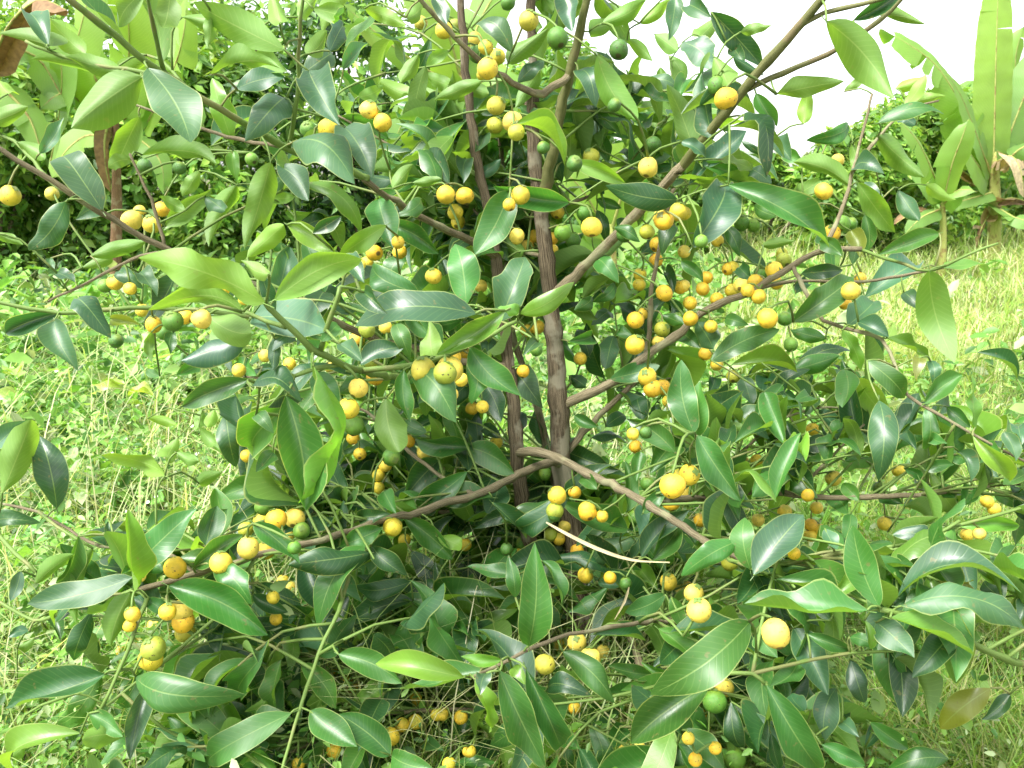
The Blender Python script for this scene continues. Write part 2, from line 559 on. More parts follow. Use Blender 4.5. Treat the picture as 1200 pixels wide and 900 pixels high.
# name, material, start radius, end radius (m), points
LIMBS = [
 ('trunk', 'B', .031, .008, [(694,800,2.0),(684,700,2.0),(668,610,2.0),(657,530,2.0),(655,470,2.0),(650,400,2.0),(643,330,2.0),(634,245,2.0),(626,180,2.0),(623,120,2.0),(624,50,1.99),(620,-30,1.98),(616,-130,1.96)]),
 ('stem', 'B', .021, .007, [(690,770,2.03),(650,690,1.99),(618,620,1.95),(606,540,1.93),(603,490,1.93),(595,420,1.95),(586,340,1.97),(572,250,1.98),(558,180,1.99),(549,110,2.0),(542,40,2.0),(537,-40,2.0)]),
 ('stem', 'R', .014, .007, [(672,640,2.03),(643,530,2.10),(625,460,2.15),(606,410,2.18),(594,340,2.2),(590,240,2.22),(585,150,2.22)]),
 ('branch', 'O', .014, .006, [(633,245,2.0),(647,187,1.96),(657,130,1.93),(668,85,1.9),(683,22,1.86),(692,-30,1.84),(700,-90,1.82)]),
 ('branch', 'R', .010, .004, [(667,88,1.9),(636,108,1.86),(601,97,1.80),(560,68,1.74),(533,43,1.70),(493,0,1.65),(470,-30,1.62)]),
 ('branch', 'R', .016, .0105, [(643,350,2.0),(667,330,1.97),(700,298,1.92),(753,243,1.83),(800,194,1.75)]),
 ('branch', 'O', .0105, .007, [(795,199,1.757),(800,194,1.75),(850,133,1.66),(890,83,1.6),(943,23,1.53),(972,-15,1.5)]),
 ('branch', 'O', .006, .003, [(870,108,1.63),(905,92,1.6),(950,72,1.57),(993,50,1.54),(1045,12,1.5),(1070,-20,1.48)]),
 ('branch', 'O', .005, .003, [(935,32,1.54),(965,16,1.52),(1010,6,1.5),(1050,-8,1.48)]),
 ('branch', 'R', .015, .006, [(655,475,2.0),(690,462,1.98),(722,445,1.96),(757,417,1.94),(800,388,1.92),(822,367,1.9),(880,341,1.87),(927,312,1.84),(965,294,1.82),(1010,292,1.8)]),
 ('branch', 'R', .011, .005, [(657,535,2.0),(677,515,2.02),(702,486,2.05),(742,449,2.08),(760,400,2.08),(764,340,2.06),(775,280,2.05),(790,220,2.02)]),
 ('branch', 'R', .013, .007, [(604,530,1.93),(630,531,1.86),(653,537,1.80),(690,555,1.72),(725,573,1.64),(757,591,1.57),(792,612,1.5),(832,638,1.42),(870,655,1.36)]),
 ('branch', 'R', .013, .005, [(656,545,1.99),(640,542,1.92),(607,557,1.86),(557,580,1.78),(500,597,1.70),(440,613,1.58),(400,625,1.5),(360,637,1.43),(300,652,1.37),(230,672,1.31),(160,692,1.27)]),
 ('branch', 'R', .010, .004, [(612,600,1.95),(560,597,1.98),(520,600,2.0),(480,598,2.02),(430,600,2.05),(380,588,2.05)]),
 ('branch', 'R', .011, .0072, [(580,300,1.97),(560,285,1.94),(547,280,1.9),(500,257,1.80),(455,232,1.72),(425,208,1.66)]),
 ('branch', 'G', .0072, .0045, [(429,211,1.667),(425,208,1.66),(380,190,1.6),(337,173,1.54),(300,153,1.50),(240,117,1.44),(173,73,1.38),(83,0,1.3),(50,-30,1.27)]),
 ('branch', 'G', .004, .0025, [(213,97,1.42),(170,85,1.42),(130,79,1.42),(100,73,1.42),(57,60,1.42),(30,48,1.42)]),
 ('branch', 'G', .004, .0022, [(192,84,1.40),(184,50,1.36),(176,15,1.33),(168,-25,1.3)]),
 ('branch', 'G', .0045, .0025, [(338,173,1.54),(344,145,1.5),(348,110,1.47),(350,70,1.45),(353,23,1.42),(356,-20,1.4)]),
 ('branch', 'R', .0045, .0025, [(330,172,1.55),(280,163,1.58),(240,152,1.6),(200,137,1.62),(165,125,1.63),(133,115,1.64)]),
 ('branch', 'R', .010, .0045, [(596,430,1.95),(550,425,1.88),(493,410,1.80),(440,397,1.72),(380,370,1.64),(300,335,1.57),(245,312,1.53),(190,290,1.49),(133,257,1.46),(83,227,1.43),(40,200,1.41),(0,175,1.39),(-50,140,1.37)]),
 ('branch', 'R', .004, .0025, [(193,291,1.49),(186,262,1.5),(177,233,1.5),(163,205,1.5),(152,180,1.5)]),
 ('branch', 'G', .0045, .0022, [(90,230,1.43),(60,213,1.5),(40,190,1.55),(15,165,1.58),(-20,150,1.6)]),
 ('branch', 'R', .0045, .0028, [(245,312,1.53),(200,296,1.58),(167,300,1.6),(133,315,1.62),(95,335,1.64),(57,353,1.66)]),
 ('branch', 'G', .0055, .003, [(360,362,1.62),(310,372,1.58),(250,366,1.55),(170,361,1.52),(133,363,1.5),(70,367,1.48),(0,355,1.46),(-40,350,1.45)]),
 ('branch', 'G', .0060, .0035, [(500,412,1.81),(480,440,1.55),(450,440,1.28),(420,433,1.14),(398,425,1.08),(366,409,1.04),(327,373,1.02),(308,350,1.01)]),
 ('branch', 'G', .0042, .0028, [(425,434,1.15),(462,431,1.14),(503,423,1.14),(547,407,1.16),(580,391,1.18),(607,376,1.2)]),
 ('branch', 'G', .0035, .0022, [(375,413,1.05),(383,385,1.03),(392,360,1.02),(398,336,1.02)]),
 ('branch', 'G', .0035, .0022, [(400,426,1.08),(372,432,1.06),(345,440,1.06),(335,437,1.06)]),
 ('branch', 'G', .0035, .0022, [(335,383,1.03),(312,375,1.05),(285,364,1.06)]),
 ('branch', 'R', .008, .004, [(676,660,2.0),(640,715,1.92),(600,738,1.84),(565,755,1.78),(537,768,1.72),(480,800,1.62),(440,823,1.55)]),
 ('branch', 'R', .007, .003, [(560,757,1.77),(583,805,1.66),(575,832,1.58),(517,831,1.54),(460,836,1.5),(420,848,1.46),(373,868,1.42),(300,898,1.38)]),
 ('branch', 'R', .0055, .0028, [(680,690,2.0),(740,712,1.75),(790,728,1.5),(765,728,1.34),(733,732,1.27),(700,738,1.22),(667,744,1.18),(640,753,1.15),(613,764,1.13),(580,781,1.12),(550,795,1.11)]),
 ('branch', 'R', .011, .007, [(684,700,2.0),(715,715,1.88),(740,750,1.7),(752,785,1.58),(760,815,1.5),(768,855,1.42),(778,900,1.36),(790,950,1.3)]),
 ('branch', 'R', .009, .004, [(760,592,1.57),(800,585,1.66),(850,580,1.74),(903,577,1.78),(973,583,1.75),(1040,582,1.72),(1077,580,1.7),(1140,573,1.66),(1200,567,1.62),(1270,600,1.5),(1300,690,1.36),(1270,770,1.24),(1235,793,1.17)]),
 ('branch', 'G', .0058, .0038, [(1260,784,1.22),(1200,779,1.14),(1147,757,1.10),(1100,733,1.08),(1065,721,1.07),(1030,714,1.06)]),
 ('branch', 'R', .005, .0025, [(930,580,1.77),(957,553,1.78),(985,525,1.78),(1013,497,1.78)]),
 ('branch', 'R', .0055, .0025, [(930,312,1.84),(945,345,1.76),(965,375,1.72),(1000,387,1.66),(1033,398,1.62),(1050,430,1.58),(1063,463,1.55),(1100,485,1.52),(1137,507,1.49),(1170,525,1.47),(1210,545,1.45)]),
 ('branch', 'R', .005, .0025, [(850,580,1.74),(862,540,1.8),(885,515,1.85),(913,493,1.88),(960,478,1.9),(1010,480,1.92)]),
 ('branch', 'G', .0042, .0025, [(832,638,1.42),(870,662,1.34),(923,660,1.3),(960,653,1.28),(1000,646,1.26),(1050,640,1.25),(1090,630,1.25),(1125,610,1.25)]),
 ('branch', 'G', .0045, .0028, [(764,835,1.46),(775,805,1.3),(800,790,1.2),(820,788,1.15),(850,789,1.12),(882,790,1.1),(897,802,1.09)]),
 ('branch', 'G', .004, .0025, [(160,692,1.27),(172,700,1.24),(165,720,1.22),(157,743,1.2),(140,785,1.18),(117,833,1.15)]),
 ('branch', 'G', .0035, .0022, [(300,652,1.37),(270,705,1.34),(243,733,1.32),(197,770,1.28),(165,795,1.25),(125,827,1.22)]),
 ('branch', 'G', .0042, .0024, [(420,620,1.54),(405,690,1.4),(397,717,1.34),(373,767,1.28),(353,827,1.23),(333,893,1.18),(322,930,1.15)]),
 ('branch', 'R', .0045, .0025, [(440,823,1.55),(430,770,1.62),(393,767,1.6),(345,771,1.58),(300,774,1.56),(255,782,1.54)]),
 ('branch', 'R', .004, .0025, [(230,672,1.31),(180,640,1.34),(118,640,1.38),(80,620,1.4),(45,600,1.42),(0,590,1.44)]),
 ('branch', 'G', .004, .0025, [(155,692,1.27),(115,705,1.3),(80,715,1.34),(40,727,1.38),(0,706,1.4),(-40,700,1.42)]),
 ('branch', 'G', .0045, .003, [(-60,560,1.5),(-20,595,1.4),(0,627,1.36),(20,650,1.33),(42,671,1.31)]),
 ('branch', 'R', .006, .003, [(557,580,1.78),(520,560,1.84),(480,530,1.9),(440,490,1.95),(400,470,1.98),(340,450,2.0),(280,440,2.02)]),
 ('branch', 'R', .006, .003, [(634,250,2.0),(660,240,2.08),(700,225,2.14),(740,190,2.18),(775,150,2.2),(800,100,2.2)]),
 ('branch', 'R', .006, .003, [(640,300,2.0),(600,290,2.1),(560,250,2.2),(500,200,2.28),(440,160,2.3),(395,135,2.3)]),
 ('branch', 'R', .006, .003, [(965,294,1.82),(985,250,1.9),(1000,200,1.96),(1010,160,2.0),(1022,110,2.02)]),
 ('branch', 'R', .005, .0025, [(1000,200,1.96),(1030,160,1.98),(1060,130,2.0),(1100,118,2.0)]),
 ('branch', 'R', .005, .003, [(880,341,1.87),(930,330,1.9),(1010,330,1.85),(1070,320,1.8),(1120,310,1.76)]),
 ('branch', 'G', .0035, .0022, [(1010,293,1.8),(1060,310,1.7),(1090,318,1.64),(1130,300,1.6),(1170,285,1.58)]),
]
limb_samples = []            # (point, px, py, Y, radius)
MATS = {'B': M_BARK, 'R': M_BRANCH, 'G': M_GTWIG, 'O': M_OLIVE}
for li, (nm, mt, r0, r1, pts) in enumerate(LIMBS):
    P3 = [P(x, y, Y) for x, y, Y in pts]
    for q in P3:
        if not (nm == 'trunk'):
            q.z = max(q.z, 0.03)
    n = len(P3)
    if mt == 'R':
        r0, r1 = r0 * 0.85, r1 * 0.85
    rad = [r0 + (r1 - r0) * (i / (n - 1)) ** 0.85 for i in range(n)]
    rp, rr = resample(P3, rad, 0.022)
    # small natural wander
    for i in range(1, len(rp) - 1):
        rp[i] = rp[i] + Vector((random.gauss(0, 1), random.gauss(0, 1), random.gauss(0, 1))) * min(0.0016, 0.25 * rr[i])
    # nodes (swellings)
    for i in range(3, len(rr) - 2, random.choice((5, 6, 7))):
        rr[i] *= 1.14
    V, F, UV = tube(rp, rr, 12 if mt == 'B' else 7, 0.10 if mt != 'G' else 0.03, li)
    V = [v - TREE_BASE for v in V]
    me = mesh_from(nm, [tuple(v) for v in V], F, MATS[mt], UV)
    link(bpy.data.objects.new(nm, me), tree)
    for p, r in zip(rp, rr):
        x, y, d = proj(p)
        limb_samples.append((p, x, y, p.y, r))
LS = np.array([(s[1], s[2], s[3], s[4]) for s in limb_samples])

# ------------------------------------------------------------------ leaves one by one: base x y, tip x y, width (in thirds of a pixel), look, metres ahead
LEAVES = ["""
520 240 670 500 190 s 1.34|500 270 250 450 170 u 1.40|360 740 215 545 140 s 1.38|230 710 100 880 110 d 1.38|362 755 268 770 70 s|165 165 0 120 100 u 1.40|170 160 90 50 95 s
300 190 160 55 90 v|392 252 112 208 92 u|425 252 230 198 80 u|490 410 405 600 100 u|500 545 762 572 72 u|1000 345 862 490 130 s|1030 500 1245 640 165 s 1.42|1000 175 680 8 135 u 1.40|1085 250 1195 440 150 s 1.40
1060 262 1170 188 90 s|952 570 860 875 112 u 1.45|582 795 745 662 80 u|505 -25 415 98 85 u|600 -40 570 102 95 u|742 40 730 170 55 u|985 80 955 -30 85 v|832 312 1000 268 90 s
740 262 985 236 60 u|832 650 735 865 92 u|978 580 1085 705 100 s|140 540 225 412 62 s|-30 430 100 375 75 u|1000 742 1205 782 65 u|930 690 1040 690 50 u|870 905 1000 790 82 v 1.3|1010 790 1185 895 82 y 1.3
318 900 515 848 65 u|722 690 790 742 60 s|-20 820 82 862 45 u|820 530 832 635 55 y|1080 190 1150 108 80 u|920 100 800 60 70 u|640 60 780 95 60 u|30 330 -30 250 80 v|60 500 160 560 60 u
1160 180 1210 90 80 s|1100 30 1180 60 80 u|1050 60 1130 -20 70 v|900 200 1010 250 90 u|460 560 380 590 60 u|650 740 560 690 50 u|1100 820 1200 760 60 d|1000 620 930 700 50 s|700 600 640 690 60 u""",
"""
12 450 112 622 135 s 1.50|-10 412 168 492 75 t|125 278 292 350 75 v|338 395 243 372 62 v|492 285 328 352 62 u|375 300 280 258 62 u|382 178 298 232 50 u|272 190 208 292 62 u|600 182 468 88 92 s|585 222 728 98 85 u
620 292 712 212 62 s|742 432 628 374 65 t|562 405 445 455 85 d|375 462 215 462 55 s|392 478 298 612 105 u|605 438 787 578 62 y 1.55|812 575 998 642 66 y 1.55|802 712 535 655 95 t 1.65|590 672 470 895 135 t 1.62
1182 702 928 652 110 d 1.62|900 195 1042 428 112 u 1.6|890 382 985 478 50 t|832 248 895 372 92 s|765 -40 812 112 95 s|690 -30 742 42 72 u|918 82 1075 -5 72 u|1048 82 1158 -5 52 v|1175 -10 1150 142 72 s|1005 140 1095 215 52 u
870 112 965 88 72 u|1055 300 1195 322 62 s|1050 350 1102 462 66 u|1150 195 1195 285 72 u|882 388 912 462 45 s|900 470 940 572 62 t|612 708 645 782 52 d|182 662 252 578 60 u|405 620 358 682 52 u|250 642 352 628 42 u
155 785 342 892 85 t|158 792 -10 905 85 y 1.5|130 700 182 872 125 t|380 895 445 848 70 s|500 468 470 535 62 s|440 560 430 642 72 s|325 -10 372 85 62 s|82 30 232 88 62 v|228 62 292 8 62 u|5 245 95 152 62 s
540 828 645 885 72 u|882 835 848 748 45 d|1172 790 1128 895 72 d|1055 892 1125 860 60 d|898 738 932 855 52 d|898 700 985 732 45 t|858 640 925 682 62 s|1000 320 1080 280 60 s|420 300 520 330 60 u|60 340 150 300 60 u|700 100 640 40 60 u
1100 120 1180 180 70 u|1000 60 940 10 70 u|560 520 640 560 60 s|300 540 240 600 60 v|700 640 770 700 55 t|480 620 560 560 50 s|1080 640 1010 700 60 t|960 800 1050 850 55 t|520 760 600 800 60 t|280 700 200 760 70 t""",
"""
505 75 742 345 155 u 1.45|600 72 765 -25 66 d|698 60 852 82 52 u|330 330 568 284 74 u|100 42 285 242 102 d|205 112 312 88 46 u|0 148 102 245 112 s|178 200 285 262 36 d|258 328 332 445 68 t|255 412 -5 398 42 d
72 590 225 458 92 s|-5 498 82 555 52 s|62 575 235 632 62 t|208 498 285 558 32 d|425 435 440 308 62 v|582 440 438 492 72 t|508 470 562 512 32 u|688 432 922 398 62 t|568 322 652 248 36 u|782 372 855 262 56 v|748 312 852 268 50 v
800 362 925 338 52 v|688 478 848 622 92 u|598 508 642 592 62 u|592 655 388 568 74 u|615 642 748 818 92 u|598 602 705 608 82 s|390 702 484 638 82 u|160 650 522 868 125 t 1.6|35 868 150 645 165 s 1.55|758 668 832 775 74 s
858 650 962 702 52 v|902 820 688 895 74 t|640 755 650 892 62 t|590 810 622 905 72 o|318 488 382 565 82 s|238 598 312 642 62 s|278 862 392 848 45 u|140 788 202 902 62 t|128 560 252 602 34 y|100 60 20 20 90 d|60 130 130 60 80 u
180 170 220 230 60 d|150 290 60 370 50 d|120 420 180 360 50 d|20 650 100 600 60 s|330 760 250 720 60 t|480 560 540 620 50 t|700 700 640 640 60 s|420 560 350 540 60 t|300 700 400 740 60 u|560 900 480 850 70 t|820 440 760 400 50 s|60 260 10 320 90 t|110 200 160 300 100 u""",
"""
935 165 488 5 135 v 1.00|965 155 1275 10 145 v 1.02|918 58 968 202 62 d 1.04|945 62 848 15 65 v|852 198 528 186 112 v 1.02|728 208 885 272 120 u 1.1|890 215 1152 262 165 s 1.1|862 290 638 368 112 s 1.12|872 436 638 532 95 t 1.08|888 458 1058 508 95 s 1.06
1005 492 1075 895 175 t 1.03|1102 388 1062 870 42 y 1.02|965 288 958 405 52 s 1.05|1118 408 1185 588 105 t 1.1|788 468 832 562 62 s|795 552 830 742 95 s|985 780 768 852 95 t|1195 628 1098 792 82 t|1205 748 1108 832 82 t
580 772 362 698 74 v|625 640 582 712 74 v|622 58 508 262 74 d|610 268 600 345 52 t|532 268 532 372 42 u|212 200 18 272 82 d|192 228 272 402 105 s 1.45|268 152 388 282 105 s 1.46|390 220 492 242 52 o|200 60 262 92 52 s|418 58 502 112 62 s
488 58 552 142 72 s|288 42 392 -5 52 u|178 8 190 52 32 d|200 885 138 632 125 s 1.4|8 832 112 572 120 u 1.35|-30 690 110 580 70 s|700 600 762 662 52 u|755 540 730 602 50 v|518 572 622 592 42 v|712 540 688 612 52 u|562 422 518 400 40 t
850 600 905 642 52 u|900 560 960 620 60 t|700 380 620 420 60 t|780 690 700 640 60 u|620 690 700 720 50 u|960 690 900 760 70 t|700 800 780 760 60 u|1040 300 960 330 70 s|820 380 900 420 70 t|1130 300 1190 240 60 t""",
"""
472 202 45 238 135 s 1.12|575 192 335 348 92 y 1.14|322 352 308 226 102 v 1.14|628 202 818 92 82 y 1.18|558 230 645 0 150 s 1.3|628 180 552 182 52 y 1.17|272 130 108 28 112 t 1.3|440 172 400 -45 132 t 1.3|452 322 632 492 115 t 1.14|470 342 458 518 102 t 1.16
220 402 242 585 72 t 1.12|242 392 402 582 155 t 1.13|62 382 218 322 84 s 1.16|62 412 -10 482 84 t|192 238 242 362 72 t 1.2|500 445 562 582 92 d|608 400 706 532 115 d|158 498 204 690 132 u 1.55|462 672 262 642 92 t|440 672 608 764 105 t
342 718 208 872 112 d|442 758 258 872 102 t|132 800 -10 762 112 t|165 885 -10 868 82 d|150 828 192 905 74 t|552 778 510 905 112 d|800 690 975 752 105 d|792 842 785 692 52 t|1172 690 1002 572 95 t 1.4|945 432 1120 385 82 t|958 280 930 395 82 s
898 18 972 92 82 t|962 98 888 162 52 t|985 258 1025 285 52 t|1138 68 1165 132 62 d|1128 208 1205 242 52 t|1040 478 1062 572 82 d|1098 528 1142 592 60 d|1172 668 1088 762 105 t|1050 688 1038 792 62 t|638 895 742 798 125 d|1060 905 1135 828 62 t
872 352 828 258 62 s|-5 8 80 92 84 s|-5 310 75 372 72 s|800 300 880 280 60 t|690 300 640 350 50 d|800 420 860 460 60 d|300 620 220 580 60 t|560 640 500 600 60 d|80 130 160 200 80 d|330 460 270 520 70 d|930 600 1000 560 60 d|820 560 900 600 50 t
700 860 780 880 70 d|900 820 840 780 60 t|420 820 480 860 60 d|90 560 20 600 60 d|880 140 820 190 60 t|940 200 880 240 60 s""",
"""
40 622 -5 365 122 t 1.38|45 642 62 438 100 t 1.40|50 632 208 862 122 t 1.38|102 368 342 258 102 t|388 232 602 72 115 t|170 384 404 406 62 y|388 402 552 350 82 t|502 292 378 258 62 t|640 145 832 32 122 s|580 245 672 158 112 s|618 232 724 282 72 s
868 52 955 372 142 u 1.60|718 290 864 352 42 y|560 262 628 402 52 y|648 368 782 502 92 t|618 430 772 622 105 v|690 508 688 788 115 s 1.5|570 400 562 532 92 t|850 520 982 418 82 t|860 532 848 682 72 t|928 530 1012 602 62 t
1030 602 1018 418 42 y|1020 632 1152 795 84 y|1175 432 1038 338 44 d|790 620 822 682 52 s|850 752 955 734 52 t|870 368 882 452 52 s|832 358 820 432 52 o|868 758 972 902 74 y|970 688 1012 792 72 s|478 540 562 622 62 s|328 630 392 724 72 t
300 428 312 532 82 s|210 428 242 532 72 s|248 558 302 642 72 s|118 558 212 652 62 t|288 650 382 732 32 t|388 772 472 848 82 t|335 842 208 788 85 t|520 838 582 905 82 t|570 722 642 698 42 t|780 748 852 792 42 t|772 872 688 838 62 t|1012 808 968 882 72 t
1098 828 1195 882 62 t|1028 740 1112 782 52 s|1180 598 1192 662 62 s|1128 618 1172 722 62 s|500 640 512 702 42 t|398 678 432 732 42 s|598 498 642 562 52 s|112 428 88 482 52 d|50 232 108 328 105 s|-5 268 62 322 72 t|150 218 232 242 52 t
398 132 432 78 62 d|418 62 564 50 62 d|242 82 198 38 62 d|-5 18 72 92 52 t|720 290 742 238 52 v|778 128 842 192 62 s|898 42 1075 28 36 y|460 480 400 440 60 d|640 640 700 600 60 d|160 480 220 560 60 d|700 700 760 650 50 t|880 640 930 660 50 t
960 850 900 800 60 t|1120 700 1060 660 60 t|1180 760 1120 740 50 u|300 760 240 720 50 d|560 580 500 560 60 d|620 860 560 800 60 t|430 560 470 500 50 t|360 480 420 520 50 d""",
"""
465 230 98 322 112 d 1.22|472 280 450 -12 74 y 1.20|478 192 692 -12 132 t 1.24|460 282 388 472 102 u 1.22|592 260 942 432 142 t 1.22|755 195 882 322 105 t 1.26|685 192 854 80 84 t 1.28|890 40 1055 182 84 t 1.32|1000 62 1092 35 42 d|725 118 762 -22 102 d
770 412 1005 398 64 d|888 290 1012 352 62 d|958 430 1085 492 82 d|1072 172 1152 355 112 d|1162 200 1180 352 42 y|778 470 902 532 72 u|838 592 904 558 62 v|478 580 854 642 145 t 1.20|368 570 18 692 132 d 1.18|510 620 458 872 92 s 1.22|282 778 38 905 84 y 1.15
432 790 288 800 92 u 1.15|312 708 432 790 74 t 1.15|1022 708 718 882 125 t 1.22|1090 700 1255 825 115 t 1.22|1060 530 1182 692 92 t 1.28|322 350 258 525 84 d|190 360 212 452 62 t|128 252 262 148 64 u|218 212 294 198 62 s|72 208 38 312 52 s|-30 42 138 38 74 d
102 420 28 440 42 s|382 30 368 112 42 s|560 892 642 895 62 v|510 150 602 138 62 u|942 640 898 702 82 u|792 680 758 742 62 t|602 350 518 308 62 t|470 300 502 352 52 s|1120 500 1190 480 60 t|960 540 900 600 60 d|700 420 800 460 50 d|1100 100 1160 60 60 d
640 300 560 270 60 t|260 640 330 600 50 u|60 480 120 440 50 u|820 480 880 420 50 d|1150 850 1060 880 70 t|60 590 130 570 50 u|40 860 100 800 60 u|860 800 920 840 60 u|660 800 600 860 50 u|1180 640 1120 620 60 t|1000 460 920 440 60 d""",
"""
660 470 680 108 135 t 1.12|612 300 588 150 62 t 1.16|432 582 118 530 105 y 1.08|562 520 420 508 52 y 1.1|505 560 218 622 74 t 1.14|556 560 722 905 145 t 1.07|650 552 772 828 115 t 1.1|778 490 962 672 105 t 1.16|470 588 522 778 64 y 1.08|600 552 645 605 60 y 1.14
218 20 392 166 92 t|402 148 522 334 105 d|108 120 232 222 84 d|248 138 324 272 84 d|242 245 48 262 84 d|252 310 18 402 94 d|518 120 572 272 92 d|738 178 812 312 72 s|788 28 992 112 92 t|798 330 992 372 92 t|952 268 898 382 52 t
1138 290 998 352 84 t|1112 275 1052 195 92 y|888 430 1072 452 64 d|1110 478 928 532 105 d|1095 572 938 540 62 t|880 748 912 905 84 t|1002 758 928 832 82 t|1020 828 1062 905 72 s|728 620 872 642 92 d|818 730 992 680 105 d|720 350 782 402 82 d
-10 500 214 602 105 t 1.2|172 855 -10 712 115 t 1.2|178 858 325 905 92 t 1.2|28 858 152 905 82 d|458 862 574 828 84 d|398 892 545 880 52 t|720 150 850 290 120 d|560 22 704 62 72 t|-5 122 142 58 84 t|378 18 462 62 62 d|338 88 424 132 62 v
58 20 172 8 62 d|1092 172 1182 58 105 t|1160 298 1205 424 62 t|788 812 792 672 44 y|678 400 792 370 62 d|510 568 488 642 62 s|102 650 68 618 52 s|418 230 442 312 62 s|288 350 352 402 82 s|960 100 1040 60 60 d|880 260 820 220 60 d|1020 420 1090 380 60 d
640 680 580 720 60 d|300 800 360 840 60 d|860 880 800 840 60 d|1120 760 1180 820 60 t|740 860 690 800 60 d|90 420 30 470 60 d|480 420 540 380 50 d|330 470 270 430 50 d""",
"""
650 345 218 322 105 t 1.04|690 332 598 48 132 t 1.05|770 330 1205 402 105 s 1.06|730 372 1024 502 62 y 1.05|680 388 814 512 115 d 1.08|942 430 808 582 112 d 1.1|250 222 424 8 152 s 1.2|238 202 218 18 105 t 1.24|198 102 -5 224 94 t 1.26|70 -5 154 62 62 y|438 190 562 252 72 t
590 8 570 92 62 t|500 58 542 132 62 s|738 80 884 142 74 s|970 108 1022 294 92 s|978 52 1185 48 62 y|738 188 802 272 82 d|235 385 -112 642 172 t 1.08|92 610 -182 812 152 t 1.1|295 610 484 905 142 t 1.07|402 528 308 612 82 t|260 430 334 512 82 t
390 408 512 644 122 s|540 618 500 804 105 s|590 518 642 672 84 s|438 430 594 482 62 t|-5 768 146 905 105 t 1.15|170 668 212 832 84 d|90 678 162 852 62 d|310 778 342 905 52 d|488 818 644 892 72 t|935 868 718 912 92 t 1.15|658 738 794 832 72 t|640 832 704 758 60 s
1082 620 905 762 112 o 1.2|1150 640 1050 730 62 d 1.2|1202 318 1178 392 60 s|308 328 424 382 62 s|218 698 292 802 82 s|398 348 482 402 62 s|588 440 684 482 60 t|860 180 932 284 62 t|1005 252 898 240 52 o|640 380 662 484 34 y|560 300 480 260 60 d
520 380 450 340 60 s|700 560 640 520 60 d|340 420 270 390 60 d|430 700 380 640 70 s|560 740 620 790 60 s|820 120 890 170 60 d|1100 180 1180 220 60 t|1120 300 1060 240 60 d|300 120 360 170 60 d|40 480 120 520 60 d""",
]
